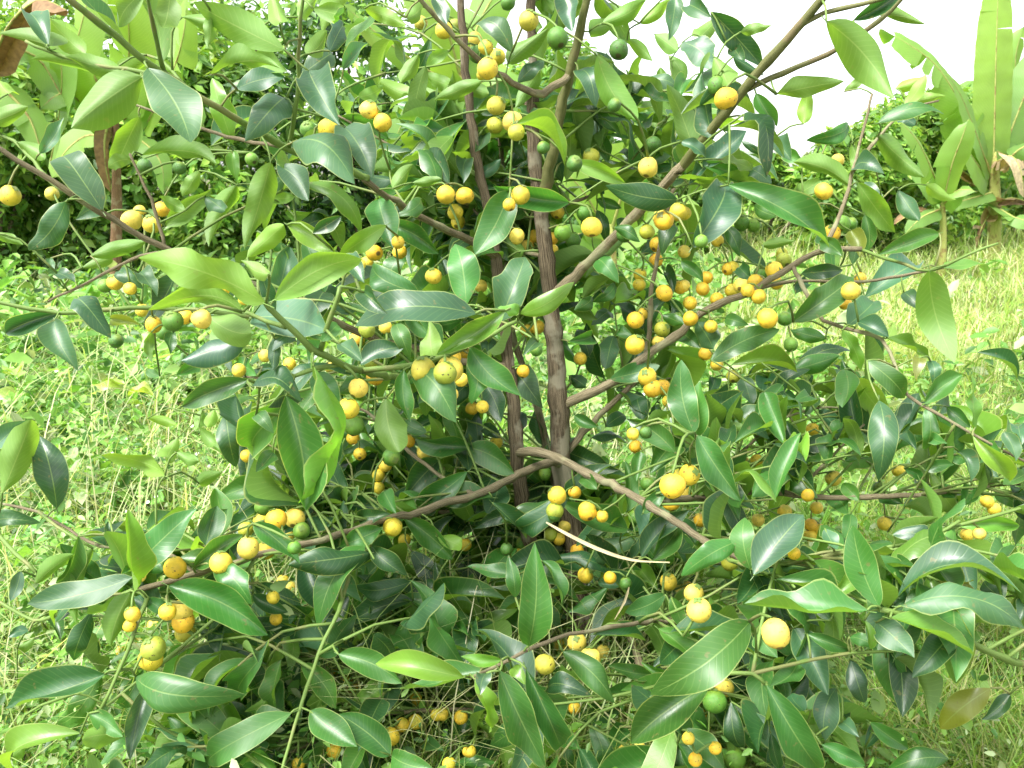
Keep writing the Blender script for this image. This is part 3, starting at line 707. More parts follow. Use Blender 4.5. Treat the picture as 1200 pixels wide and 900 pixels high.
FRUIT = [
"35 688 38 Y|183 680 25 H|463 775 38 Y|535 787 34 Y|570 735 28 Y|490 745 18 Y|508 583 28 G|1085 455 30 G|1155 455 38 Y|630 590 20 G|885 560 25 G",
"98 385 33 Y|145 432 33 Y|360 105 32 Y|398 90 25 H|470 135 25 Y|508 165 28 Y|550 200 28 Y|515 240 38 Y|475 190 30 G|498 262 22 Y|658 72 36 H|760 133 38 G|587 10 26 G|545 370 34 H|540 440 30 H|603 428 37 Y|615 465 30 H|368 685 33 Y|433 688 32 Y|400 745 30 Y|410 780 26 Y|552 600 26 G|630 685 34 Y|590 720 22 Y|617 830 28 Y|655 866 25 Y|740 838 24 Y|680 830 25 Y|735 800 22 G|778 818 30 G|815 845 28 G|855 748 28 G|880 797 37 Y|760 745 25 Y|878 550 30 H|820 575 30 G|710 518 22 G|1095 507 30 G|1078 588 36 Y|1133 775 36 Y|1185 745 33 Y|1110 860 28 Y|975 175 35 G|960 370 25 G|115 890 30 Y|205 885 26 Y|200 852 20 Y|280 80 25 H|740 880 20 Y",
"152 345 41 Y|118 300 32 G|497 672 31 Y|545 562 22 Y|560 785 30 G|592 785 22 G|525 818 30 Y|462 740 24 H|208 785 27 G|250 792 25 G|65 848 24 G|122 845 20 Y|5 750 25 Y|5 885 20 Y|350 893 22 H",
"405 92 29 Y|368 105 25 G|608 230 36 G|575 272 26 G|650 212 28 Y|708 222 37 Y|540 240 30 Y|500 190 20 Y|408 298 26 G|458 115 15 Y|840 402 25 Y|1018 380 23 Y|930 350 18 Y|868 703 14 Y|1085 175 24 Y|1050 170 20 Y|1160 388 14 Y|1100 650 16 Y|930 880 35 G|785 115 20 Y|860 150 22 Y",
"25 535 40 Y|60 465 34 Y|45 595 36 G|55 295 28 Y|90 260 30 H|155 250 24 Y|325 70 30 Y|60 30 25 Y|90 25 25 Y|490 105 24 Y|390 355 32 Y|430 345 20 Y|420 435 26 Y|390 485 20 Y|460 535 18 Y|495 530 20 Y|238 650 22 Y|290 690 26 Y|175 708 32 G|612 738 17 Y|690 250 26 Y|668 190 20 Y|650 262 18 Y|1035 225 30 Y|1032 312 34 Y|1055 205 22 Y|1128 258 28 H|1115 300 20 Y|1135 130 30 Y|1050 65 22 Y|1048 100 22 Y|1105 15 26 Y|1075 425 32 Y|1095 465 32 Y|1130 460 28 Y|1150 510 22 Y|758 842 33 Y|715 765 22 G|750 895 30 H|865 890 32 Y|820 830 18 Y|1078 800 28 G|1162 808 44 Y|1160 865 32 Y|1190 770 20 Y|1025 625 14 Y|1035 670 14 Y|840 360 18 Y|130 770 22 Y|155 735 18 Y|130 815 18 Y|65 695 12 Y|40 640 12 Y|545 655 12 Y|685 330 22 G|640 405 14 Y|1190 110 22 Y|1070 620 20 G",
"297 218 36 Y|590 122 34 Y|570 165 24 Y|625 80 22 Y|320 50 31 Y|275 60 26 G|255 92 30 Y|205 105 28 Y|172 122 25 Y|330 95 16 Y|70 115 25 Y|25 165 25 Y|5 105 20 Y|120 150 20 Y|85 75 15 Y|355 15 28 H|80 343 24 Y|120 380 16 Y|178 423 24 H|360 220 26 G|380 310 26 G|457 610 24 Y|260 720 24 Y|215 725 22 Y|530 782 29 Y|760 755 14 Y|690 815 22 G|1070 862 20 Y|1095 890 18 Y|25 770 38 Y|10 835 30 Y|175 40 18 Y|160 45 14 Y|470 885 16 Y|440 840 14 Y|360 895 20 Y",
"615 195 42 Y|775 178 40 Y|872 125 40 Y|935 135 34 Y|970 25 38 Y|920 30 30 Y|1035 20 36 Y|1010 85 22 Y|865 60 28 H|645 385 40 Y|640 345 40 Y|590 350 32 Y|650 420 36 H|545 400 30 Y|540 480 44 H|575 430 28 Y|500 425 24 Y|500 455 22 Y|530 515 42 Y|465 360 28 Y|430 488 25 Y|455 400 18 Y|1060 65 30 G|1035 125 25 G|995 243 18 Y|1018 265 14 Y|970 375 22 Y|960 300 15 Y|490 225 18 Y|1175 840 26 Y|1165 565 16 Y|1050 885 18 Y",
"182 52 34 Y|222 98 20 Y|435 115 20 Y|640 142 26 Y|638 108 26 G|580 130 20 G|828 135 25 Y|858 222 28 Y|735 80 25 H|765 95 20 Y|785 50 20 Y|865 0 32 Y|917 15 20 Y|1035 18 28 G|1150 245 32 Y|1175 275 20 Y|828 458 33 Y|768 462 28 Y|875 515 38 Y|920 492 26 Y|717 535 37 H|650 530 30 G|17 592 24 Y|45 618 25 Y|258 657 26 Y|174 790 33 Y|213 748 26 Y|260 738 27 Y|420 722 25 Y|355 712 18 Y|335 712 12 Y|378 885 24 Y|450 840 20 Y|1003 845 34 Y|1050 830 20 Y|945 230 12 Y|750 10 25 G|1000 250 20 G|820 690 14 Y",
"326 426 53 Y|58 345 44 Y|40 285 36 Y|15 265 20 Y|195 372 28 Y|145 615 36 Y|112 665 42 G|180 868 38 G|45 870 26 Y|75 750 25 Y|65 715 20 Y|62 28 26 Y|265 28 18 Y|450 45 22 Y|480 62 20 Y|450 82 20 Y|392 145 20 Y|710 40 26 Y|1000 80 20 Y|1042 77 22 Y|165 175 32 H|20 795 16 Y|115 830 14 Y|355 0 18 Y",
]

def nearest_limb(px, py, y_pref=1.0):
    d = np.hypot(LS[:, 0] - px, LS[:, 1] - py) + 22 * (LS[:, 2] - y_pref)
    i = int(np.argmin(d))
    return i, math.hypot(LS[i, 0] - px, LS[i, 1] - py)

def clamp_Y(px, py, Y, clear=0.04):
    g = ground_Y(py)
    return min(Y, g - clear) if g < 50 else Y

leaf_recs = []     # dict: base, mat3 (axis, side, normal), L, W, tone, flag, area, px box
cam_v = Vector((0, 0, CAM_H))

def add_leaf(base, tip, Wm, flag, roll_cos=1.0, hand=True):
    a = tip - base
    L = a.length
    if L < 1e-4:
        return
    a = a / L
    c = (cam_v - (base + tip) / 2).normalized()
    n0 = c - a * c.dot(a)
    if n0.length < 0.05:
        n0 = Vector((0, 0, 1)) - a * a.z
    n0.normalize()
    s = a.cross(n0)
    ph = math.acos(max(0.22, min(1.0, roll_cos)))
    cands = [n0 * math.cos(ph) + s * math.sin(ph) * sg for sg in (1, -1)]
    if flag in 'uv':
        cands = [-k for k in cands]
    n = max(cands, key=lambda k: k.z + random.uniform(-0.25, 0.25))
    n.normalize()
    side = n.cross(a)
    tone = TONES[flag]
    j = random.uniform(0.8, 1.22)
    tone = (tone[0] * j * random.uniform(0.85, 1.2), tone[1] * j, tone[2] * j * random.uniform(0.8, 1.25))
    x0, y0, d0 = proj(base)
    x1, y1, d1 = proj(tip)
    leaf_recs.append(dict(base=base, a=a, s=side, n=n, L=L, W=Wm, tone=tone, flag=flag,
                          area=L * Wm * max(0.25, abs(n.dot(c))) / d0 ** 2 * (1.6 if hand else 1.0),
                          p=(x0, y0, x1, y1, min(d0, d1), Wm * FPX / d0)))

for t, block in enumerate(LEAVES):
    ox, oy = (t % 3) * 400, (t // 3) * 300
    for row in block.replace('\n', '|').split('|'):
        f = row.split()
        if len(f) < 6:
            continue
        bx, by, tx, ty, w = (float(k) / 3 for k in f[:5])
        w *= 0.87
        bx, tx, by, ty = bx + ox, tx + ox, by + oy, ty + oy
        flag = f[5]
        Lp = math.hypot(tx - bx, ty - by)
        i, dd = nearest_limb(bx, by)
        if len(f) > 6:
            Y = float(f[6])
        else:
            Y = LS[i, 2] + random.uniform(-0.05, 0.08) + (0.0 if dd < 35 else 0.10)
            Y = min(Y, max(1.02, 150.0 / max(Lp, 40)))         # a leaf is at most about 16 cm long
            if flag == 'd':
                Y += 0.06
        Y = clamp_Y(bx, max(by, ty), Y, 0.18)
        base = P(bx, by, Y)
        d = proj(base)[2]
        Lm = Lp * d / FPX
        Wp = w * d / FPX
        ratio = Wp / Lm
        dy = random.uniform(-0.22, 0.22) * Lm
        if flag in 'st':                                   # upper sides lean back towards the sky
            dy += -(0.5 if flag == 's' else 0.2) * Lm * (ty - by) / Lp
        if ratio > 0.43:
            L2 = Wp / 0.43
            dy = math.sqrt(max(0.0, L2 * L2 - Lm * Lm)) * (-1 if ty > by - 5 else 1)
            dy = max(-0.09, min(0.09, dy))
        tip = P(tx, ty, clamp_Y(tx, ty, Y + dy, 0.12))
        L3 = (tip - base).length
        Wm = max(Wp, 0.295 * L3 * random.uniform(0.92, 1.08))
        rc = Wp / Wm
        if flag == 's':
            lim = math.cos(R(32) * abs(tx - bx) / Lp)
            if rc > lim:
                Wm, rc = Wp / lim, lim
        add_leaf(base, tip, Wm, flag, rc)
for k in range(26):                                       # mostly dark-toned leaves round the foot of the stems
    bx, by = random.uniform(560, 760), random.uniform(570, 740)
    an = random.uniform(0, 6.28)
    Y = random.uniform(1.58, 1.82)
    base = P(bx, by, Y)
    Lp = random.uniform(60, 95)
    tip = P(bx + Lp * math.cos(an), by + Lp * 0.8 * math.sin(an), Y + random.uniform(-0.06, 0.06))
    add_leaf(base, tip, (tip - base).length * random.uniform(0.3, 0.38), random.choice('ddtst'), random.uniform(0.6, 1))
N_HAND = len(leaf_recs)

# ------------------------------------------------------------------ fruit
FR_R = 0.0185
fruit_recs = []
for t, block in enumerate(FRUIT):
    ox, oy = (t % 3) * 400, (t // 3) * 300
    for row in block.split('|'):
        f = row.split()
        x, y, r = float(f[0]) / 3 + ox, float(f[1]) / 3 + oy, max(23.0, float(f[2])) / 3
        d = FR_R * FPX / r
        d = max(0.98, min(2.12, d))
        Y = d * (CP + (450 - y) / FPX * SP)
        Y = clamp_Y(x, y, Y, 0.26)
        # come forward of any leaf that would hide it
        dmin = None
        for L in leaf_recs[:N_HAND]:
            x0, y0, x1, y1, dl, wp = L['p']
            lx, ly = x1 - x0, y1 - y0
            l2 = lx * lx + ly * ly
            tt = ((x - x0) * lx + (y - y0) * ly) / l2
            if -0.02 < tt < 1.02:
                off = abs((x - x0) * ly - (y - y0) * lx) / math.sqrt(l2)
                if off < wp * 0.5 * (4 * max(tt, 0.02) * max(1 - tt, 0.02)) ** 0.7 + r * 0.15:
                    dmin = dl if dmin is None else min(dmin, dl)
        d = Y / (CP + (450 - y) / FPX * SP)
        if dmin is not None and d > dmin - 0.035:
            d = max(dmin - 0.035, 0.62 * d, 0.95)
        Y = d * (CP + (450 - y) / FPX * SP)
        fruit_recs.append((P(x, y, Y), r * d / FPX, f[3]))

for (cx, cy, n) in ((830, 345, 2), (905, 318, 2), (470, 385, 3), (545, 455, 3), (760, 250, 3), (700, 560, 3), (250, 655, 3), (480, 260, 2), (1000, 580, 3), (420, 840, 3), (600, 540, 3)):
    i, _ = nearest_limb(cx, cy, 1.5)
    for k in range(n):
        if len(fruit_recs) >= 298:
            break
        x, y = LS[i, 0] + random.uniform(-34, 34), LS[i, 1] + random.uniform(2, 38)
        d = LS[i, 2] / CP - random.uniform(0.03, 0.07)
        fruit_recs.append((P(x, y, d * (CP + (450 - y) / FPX * SP)), FR_R * random.uniform(0.8, 1.0), random.choice('YYYYHG')))

# ------------------------------------------------------------------ inner and rear shoots of the crown
inner = []
fr = random.Random(21)
def open_view(x, y):
    """true where the photograph looks past the crown to the open ground or the sky"""
    if x < 250 and 290 < y < 620: return True
    if x < 60: return True
    if x < 430 and y < 270: return fr.random() < 0.7
    if x > 1030 and 60 < y < 450: return True
    if x > 880 and y < 170: return True
    if x > 760 and y < 60: return True
    if x < 330 and y > 650: return fr.random() < 0.15
    if x > 980 and y > 720: return fr.random() < 0.2
    if 1080 < x and y > 780: return True
    if 560 < x < 760 and 380 < y < 560: return fr.random() < 0.75
    if 690 < x < 800 and 190 < y < 330: return fr.random() < 0.6
    if x > 1000 and 440 < y < 560: return fr.random() < 0.4
    if y < 120: return fr.random() < 0.45
    return False
cands = [s for s in limb_samples if s[3] > 1.4 and 130 < s[1] < 1200 and -40 < s[2] < 880]
cands += [s for s in limb_samples if s[3] > 1.1 and s[2] > 560 and -20 < s[1] < 1180] * 2
FP = np.array([(*proj(p)[:3], r * FPX / proj(p)[2]) for p, r, c in fruit_recs])
BIG = np.array([L['p'] for L in sorted(leaf_recs[:N_HAND], key=lambda L: -L['area'])[:200]])
def in_front(b, tip):
    """would this leaf hide a fruit or one of the big near leaves?"""
    for f in (0.2, 0.5, 0.8):
        x, y, d = proj(b.lerp(tip, f))
        if 580 < x < 690 and 120 < y < 540 and d < 1.95 and abs(x - (625 + (y - 180) * 0.086)) < 22 and fr.random() < 0.8:
            return True
        if np.any((np.hypot(FP[:, 0] - x, FP[:, 1] - y) < FP[:, 3] + 17) & (FP[:, 2] > d - 0.03)):
            return True
        cx, cy = (BIG[:, 0] + BIG[:, 2]) / 2, (BIG[:, 1] + BIG[:, 3]) / 2
        hl = np.hypot(BIG[:, 2] - BIG[:, 0], BIG[:, 3] - BIG[:, 1]) * 0.36
        if np.any((np.hypot(cx - x, cy - y) < hl) & (BIG[:, 4] > d - 0.02)):
            return True
    return False
shoots = []
for k in range(1800):
    s = fr.choice(cands)
    p0 = s[0]
    out = Vector((p0.x - TREE_BASE.x, 0.35 + (p0.y - 2.0), 0))
    out = out.normalized() if out.length > 0.05 else Vector((0, 1, 0))
    d = (out * fr.uniform(0.2, 1) + Vector((fr.uniform(-1, 1), fr.uniform(-0.9, 1.2), fr.uniform(-0.15, 0.8)))).normalized()
    ln = fr.uniform(0.10, 0.30)
    p2 = p0 + d * ln + Vector((0, 0, -0.04 * fr.random()))
    if p2.z < 0.08 or p2.y < max(1.12, min(p0.y - 0.22, 1.6)):
        continue
    x, y, dp = proj(p2)
    if open_view(x, y):
        continue
    pm = p0.lerp(p2, 0.5) + Vector((fr.uniform(-1, 1), fr.uniform(-1, 1), fr.uniform(0, 1))) * 0.03
    grown = len(inner)
    npair = fr.randint(2, 3)
    for q in range(npair):
        tt = 1 - q * 0.26
        b = p0.lerp(p2, tt)
        ref = d.orthogonal()
        ref.rotate(Matrix.Rotation(fr.uniform(0, 6.28), 3, d))
        for sg in (1, -1):
            ax = (d * fr.uniform(0.2, 0.8) + ref * sg + Vector((0, 0, fr.uniform(-0.55, 0.1)))).normalized()
            L = fr.uniform(0.09, 0.165)
            tip = b + ax * L
            if tip.z < 0.05 or in_front(b, tip):
                continue
            x, y, dp = proj(tip)
            if open_view(x, y):
                continue
            nrm = Vector((fr.gauss(0, .5), fr.gauss(-.15, .5), 1)).normalized()
            nrm = (nrm - ax * nrm.dot(ax)).normalized()
            j = fr.uniform(0.75, 1.25)
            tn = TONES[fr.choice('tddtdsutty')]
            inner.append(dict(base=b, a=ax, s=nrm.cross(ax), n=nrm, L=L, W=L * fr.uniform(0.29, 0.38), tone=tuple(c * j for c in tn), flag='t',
                              area=0.3 * L * L * 0.4 / dp ** 2, p=None))
    if len(inner) - grown >= 2:
        shoots.append(([p0, pm, p2], 0.0030))
    else:
        del inner[grown:]
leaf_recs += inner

def fruit_mesh(seed):
    r = random.Random(seed)
    q = [r.uniform(-0.045, 0.045) for _ in range(6)]
    V, F = [], []
    ns, nr = 14, 9
    V.append((0, 0, 0.94))
    for i in range(1, nr):
        th = math.pi * i / nr
        for s in range(ns):
            an = 2 * math.pi * s / ns
            rr = math.sin(th) * (1.0 + q[0] * math.sin(an + 1) + q[1] * math.sin(2 * an + i * 0.3) + q[2] * 0.7 * math.sin(3 * an + i * 0.7)) * (1 + q[3] * 1.6 * math.cos(th))
            V.append((rr * math.cos(an), rr * math.sin(an), math.cos(th) * (0.97 if th < 1.57 else 1.0)))
    V.append((0, 0, -1.06))
    for s in range(ns):
        F.append((0, 1 + s, 1 + (s + 1) % ns))
    for i in range(nr - 2):
        for s in range(ns):
            a = 1 + i * ns
            F.append((a + s, a + ns + s, a + ns + (s + 1) % ns, a + (s + 1) % ns))
    a = 1 + (nr - 2) * ns
    for s in range(ns):
        F.append((a + s, len(V) - 1, a + (s + 1) % ns))
    return mesh_from('fruit', V, F, M_FRUIT)

def calyx_mesh():
    V, F = [], []
    for k in range(4):
        an = k * math.pi / 2
        c, s = math.cos(an), math.sin(an)
        b = len(V)
        for rr, w, z in ((0.05, 0.10, 1.03), (0.28, 0.17, 1.02), (0.42, 0.05, 0.97)):
            V.append((rr * c - w * s, rr * s + w * c, z))
            V.append((rr * c + w * s, rr * s - w * c, z))
        F += [(b, b + 1, b + 3, b + 2), (b + 2, b + 3, b + 5, b + 4)]
    return mesh_from('calyx', V, F, M_GTWIG, [(0.5, 0.1)] * len(V))

FMS, CM = [fruit_mesh(k) for k in range(8)], calyx_mesh()
FCOL = {'Y': [(0.78, 0.50, 0.035), (0.80, 0.58, 0.06), (0.78, 0.46, 0.03), (0.82, 0.62, 0.10), (0.78, 0.54, 0.045), (0.70, 0.54, 0.045)], 'H': [(0.42, 0.43, 0.04), (0.30, 0.36, 0.04), (0.55, 0.48, 0.06)],
        'G': [(0.07, 0.20, 0.02), (0.12, 0.27, 0.03), (0.05, 0.15, 0.02)]}
for p, r, c in fruit_recs:
    o = bpy.data.objects.new('fruit', random.choice(FMS))
    link(o, tree, p - TREE_BASE)
    o.rotation_euler = (random.gauss(0, .45), random.gauss(0, .45), random.uniform(0, 6.28))
    k = random.uniform(0.96, 1.04)
    o.scale = (r * k, r * k, r * random.uniform(0.95, 1.06))
    col = random.choice(FCOL[c])
    j = random.uniform(0.9, 1.08)
    o.color = (min(1, col[0] * j), col[1] * j, col[2] * j, 1)
    if r * FPX / proj(p)[2] > 9:
        link(bpy.data.objects.new('calyx', CM), o)

# ------------------------------------------------------------------ twigs and stalks that carry every leaf and fruit
kd_pts = [s[0] for s in limb_samples]
TW_V, TW_F, TW_UV = [], [], []
def emit(V, F, UV):
    k = len(TW_V)
    TW_V.extend(V)
    TW_UV.extend(UV)
    for f in F:
        TW_F.append(tuple(i + k for i in f))
for pts, r in shoots:
    rp, rr = resample(pts, [r, r * 0.85, r * 0.6], 0.04)
    emit(*tube(rp, rr, 5))
    kd_pts += rp
jobs = [(L['base'], 0.0016, 'leaf') for L in leaf_recs[:N_HAND]] + [(p + Vector((0, 0, r * 0.9)), 0.0019, 'fruit') for p, r, c in fruit_recs]
def build_kd():
    kd = kdtree.KDTree(len(kd_pts))
    for i, p in enumerate(kd_pts):
        kd.insert(p, i)
    kd.balance()
    return kd
kd = build_kd()
jobs = sorted(jobs, key=lambda j: kd.find(j[0])[2])
for n, (p, r, kind) in enumerate(jobs):
    if n % 12 == 0:
        kd = build_kd()
    q, _, dist = kd.find(p)
    if dist < 0.004:
        continue
    q = q.copy()
    mid = q.lerp(p, 0.55) + Vector((random.uniform(-.12, .12), random.uniform(-.12, .12), random.uniform(0.02, .2))) * dist
    r0 = r + min(0.0016, 0.006 * dist)
    rp, rr = resample([q, mid, p], [r0, (r0 + r) / 2, r], 0.025)
    emit(*tube(rp, rr, 5))
    kd_pts += rp
tw = mesh_from('twigs', [tuple(v - TREE_BASE) for v in TW_V], TW_F, M_GTWIG, TW_UV)
tw_o = link(bpy.data.objects.new('twigs', tw), tree)
tw_o['kind'] = 'stuff'

# ------------------------------------------------------------------ leaves: the 300 that show largest as parts, the rest as foliage
leaf_recs.sort(key=lambda L: -L['area'])
rl = random.Random(11)
FV, FF, FU, FT, off = [], [], [], [], 0
for n, L in enumerate(leaf_recs):
    k = rl.randrange(len(SHAPES))
    ws = L['W'] / (max(0.3, SHAPE_W[k]) * L['L'])
    mat = Matrix((L['a'], L['s'], L['n'])).transposed()
    if n < 300:
        o = bpy.data.objects.new('leaf', LEAF_MESH[k])
        o.parent = tree
        COL.objects.link(o)
        m4 = mat.to_4x4()
        m4.translation = L['base'] - TREE_BASE
        o.matrix_local = m4 @ Matrix.Diagonal((L['L'], L['L'] * ws, L['L'], 1))
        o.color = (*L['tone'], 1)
    else:
        V, F, UV = SHAPES[k]
        W = (V * np.array([L['L'], L['L'] * ws, L['L']])) @ np.array(mat).T + np.array(L['base'] - TREE_BASE)
        FV.append(W)
        FF.append(F + off)
        FU.append(UV)
        FT.append(np.tile(np.array(L['tone']), (len(V), 1)))
        off += len(V)
fo = mesh_from('foliage', np.concatenate(FV), np.concatenate(FF), M_FOLI, np.concatenate(FU), np.concatenate(FT))
fo_o = link(bpy.data.objects.new('foliage', fo), tree)
fo_o['kind'] = 'stuff'

# ------------------------------------------------------------------ dry strip caught in the tree
def strip_thing(name, label, cat, pts, wid, tone, mat):
    P3 = [P(*q) for q in pts]
    rp, _ = resample(P3, [1] * len(P3), 0.015)
    base = rp[0]
    V, F, T = [], [], []
    n = len(rp)
    for i, p in enumerate(rp):
        t = i / (n - 1)
        tan = (rp[min(i + 1, n - 1)] - rp[max(i - 1, 0)]).normalized()
        sd = tan.cross(Vector((0.1, -1, 0.2))).normalized()
        w = wid * (0.35 + 0.65 * math.sin(math.pi * min(1, t * 1.1 + 0.05)))
        for c, dz in ((-1, 0), (0, -0.4), (1, 0)):
            V.append(p - base + sd * c * w + Vector((0, -1, 0)) * dz * w)
            T.append(tone)
    for i in range(n - 1):
        for j in range(2):
            a = i * 3 + j
            F.append((a, a + 1, a + 4, a + 3))
    o = bpy.data.objects.new(name, mesh_from(name, [tuple(v) for v in V], F, mat, None, np.array(T)))
    o['label'], o['category'] = label, cat
    return link(o, None, base)
strip_thing('dry_stalk', 'long pale dry stalk lying across the low twigs beside the trunk', 'dry stalk',
            [(640,612,1.40),(665,626,1.36),(700,643,1.33),(740,656,1.31),(785,659,1.30)], 0.0030, (0.55, 0.46, 0.28), M_DRY)
strip_thing('dry_flake', 'short pale dry strip hanging upright below the long dry stalk', 'dry stalk',
            [(737,688,1.32),(732,705,1.32),(720,726,1.32)], 0.0022, (0.5, 0.42, 0.26), M_DRY)

# ------------------------------------------------------------------ banana plants
def banana_leaf(parent, base, path, wpx, tone, tone2=None, tears=0.5, seed=0, droop=0.25, mat=M_BAN, facing=None):
    """path: (px, py, Y) along the midrib; wpx: full width in photograph pixels"""
    r = random.Random(seed)
    P3 = [P(*q) for q in path]
    rp, _ = resample(P3, [1] * len(P3), 0.06)
    n = len(rp)
    W = wpx * proj(rp[n // 2])[2] / FPX
    V, F, UV, T = [], [], [], []
    tone = np.array(tone)
    tone2 = np.array(tone2) if tone2 else tone
    for sgn in (-1, 1):
        i = 0
        while i < n - 1:
            ln = max(1, int(r.expovariate(1) * (3 + 16 * (1 - tears))))
            e = min(n - 1, i + ln)
            ang = r.uniform(-0.2, 1.0) * droop * (0.5 + tears) * 2
            lag = r.uniform(-0.03, 0.03)
            cut = r.uniform(0.82, 1.0) if tears > 0.3 else 1.0
            mixv = r.random() ** 2
            b = len(V)
            for k in range(i, e + 1):
                t = k / (n - 1)
                tan = (rp[min(k + 1, n - 1)] - rp[max(k - 1, 0)]).normalized()
                up = facing or Vector((0.1, -0.75, 0.55))
                sd = tan.cross(up).normalized()
                nn = sd.cross(tan).normalized()
                prof = (min(1, t / 0.14) ** 0.7) * (max(0.0, 1 - t ** 3.5)) ** 0.6
                hw = W * 0.5 * max(prof, 0.03) * cut
                gap = 0.86 if (k in (i, e) and tears > 0.3) else 1.0
                for m, f in enumerate((0, 0.5, 1.0)):
                    a2 = ang * (0.4 + f)
                    off = sd * sgn * hw * f * math.cos(a2) * (gap if m else 1) - nn * hw * f * math.sin(a2) + tan * lag * f
                    off += nn * 0.10 * W * (f > 0) * math.sin(k * 1.7) * 0.10
                    V.append(tuple(rp[k] + off - base))
                    UV.append((0.5 + 0.5 * sgn * f, t))
                    T.append(tone * (1 - mixv * f) + tone2 * mixv * f)
            for k in range(e - i):
                for m in range(2):
                    a = b + k * 3 + m
                    q = (a, a + 3, a + 4, a + 1)
                    F.append(q if sgn > 0 else q[::-1])
            i = e
    o = bpy.data.objects.new('leaf', mesh_from('leaf', V, F, mat, UV, np.array(T)))
    link(o, parent)
    # midrib
    rad = [0.016 * (1 - 0.8 * k / (n - 1)) for k in range(n)]
    Vm, Fm, Um = tube([q - base - Vector((0, -0.004, 0.0)) for q in rp], rad, 5)
    link(bpy.data.objects.new('midrib', mesh_from('midrib', [tuple(v) for v in Vm], Fm, M_STEM, Um)), o)
    return o

LIME, LIGHT, MID, DEEP = (0.21, 0.36, 0.06), (0.14, 0.30, 0.055), (0.085, 0.22, 0.05), (0.05, 0.15, 0.045)
BROWN, PALE, GREYB = (0.22, 0.13, 0.06), (0.42, 0.34, 0.20), (0.16, 0.10, 0.06)

def banana(label, px, Y, top, rpx, leaves, stemmat=M_STEM):
    x = ground_xy(px, Y)
    base = Vector((x, Y, float(gz(x, Y)) - 0.03))
    t = thing('banana_plant', label, 'banana plant', base)
    topp = P(top[0], top[1], Y)
    r = rpx * Y / FPX
    pts = [Vector((0, 0, 0)), (topp - base) * 0.5 + Vector((0.02, 0, 0)), topp - base]
    rp, rr = resample(pts, [r * 1.25, r, r * 0.55], 0.12)
    V, F, UV = tube(rp, rr, 10, 0.06)
    link(bpy.data.objects.new('pseudostem', mesh_from('pseudostem', [tuple(v) for v in V], F, stemmat, UV)), t)
    for k, lf in enumerate(leaves):
        path, w, tone = lf[0], lf[1], lf[2]
        kw = lf[3] if len(lf) > 3 else {}
        path = [(q[0], q[1], Y + (q[2] if len(q) > 2 else 0)) for q in path]
        banana_leaf(t, base, path, w * 1.2, tone, seed=px + k * 17, **kw)
    return t

dry = dict(mat=M_DRY, tears=0.8, droop=0.9, tone2=PALE)
banana('tall banana plant with one upright pale green leaf and dead brown hanging leaves', 1163, 11.5, (1165, 178), 7, [
    ([(1164,205),(1166,120,-.1),(1168,40,-.1),(1171,-40,0)], 46, LIME, dict(tears=0.15, droop=0.1)),
    ([(1160,200),(1135,140,-.3),(1095,75,-.5),(1034,34,-.6)], 56, LIGHT, dict(tears=0.8, droop=0.4, facing=Vector((0.35, -0.9, 0.3)))),
    ([(1160,205),(1145,160,-.4),(1125,110,-.7),(1110,88,-.9)], 42, LIGHT, dict(tears=0.4)),
    ([(1168,200),(1190,140,.2),(1215,80,.3),(1240,40,.3)], 52, MID, dict(tears=0.7)),
    ([(1168,205),(1195,175,-.2),(1230,165,-.3),(1260,175,-.3)], 44, DEEP, dict(tears=0.7, droop=0.5)),
    ([(1158,210),(1140,185,-.6),(1128,165,-.9)], 46, LIGHT, dict(tears=0.2)),
    ([(1156,215),(1135,205,-.3),(1115,190,-.4),(1098,178,-.4)], 22, BROWN, dry),
    ([(1168,190),(1185,183,-.4),(1196,200,-.5),(1200,232,-.5)], 30, PALE, dict(mat=M_DRY, tears=0.7, droop=0.5, tone2=BROWN)),
    ([(1166,240),(1185,232,-.3),(1210,238,-.4)], 16, GREYB, dry),
    ([(1165,225),(1130,235,-.5),(1095,245,-.6)], 24, MID, dict(tears=0.6)),
    ([(1165,240),(1190,255,-.5),(1220,262,-.6)], 30, MID, dict(tears=0.6)),
    ([(1160,250),(1150,268,-.3),(1145,290,-.3)], 22, BROWN, dry)])
banana('young banana plant with broad drooping leaves and yellowish stem beside the tall one', 1103, 10.2, (1104, 222), 4, [
    ([(1103,235),(1092,200,-.2),(1075,165,-.4),(1055,143,-.5)], 36, LIGHT, dict(tears=0.4)),
    ([(1103,238),(1080,205,.2),(1052,180,.3),(1030,178,.3)], 30, MID, dict(tears=0.6)),
    ([(1105,238),(1115,195,-.2),(1128,160,-.3),(1135,140,-.3)], 34, LIGHT, dict(tears=0.3)),
    ([(1105,240),(1125,222,-.3),(1145,225,-.4)], 26, LIGHT, dict(tears=0.4)),
    ([(1103,245),(1080,255,-.3),(1060,275,-.3)], 22, MID, dict(tears=0.5)),
    ([(1100,255),(1075,248,-.2),(1050,262,-.3)], 18, BROWN, dry)])
banana('small banana plant with short arching leaves beside the pale dry grass', 1046, 12.5, (1046, 215), 4, [
    ([(1046,228),(1040,190,-.2),(1025,160,-.3),(1005,150,-.3)], 28, LIGHT, dict(tears=0.4)),
    ([(1046,228),(1055,190,-.2),(1068,165,-.3),(1085,160,-.3)], 28, LIME, dict(tears=0.4)),
    ([(1046,232),(1030,215,-.2),(1010,220,-.3)], 22, LIGHT, dict(tears=0.5)),
    ([(1046,232),(1062,215,-.2),(1080,225,-.3)], 22, MID, dict(tears=0.5))])
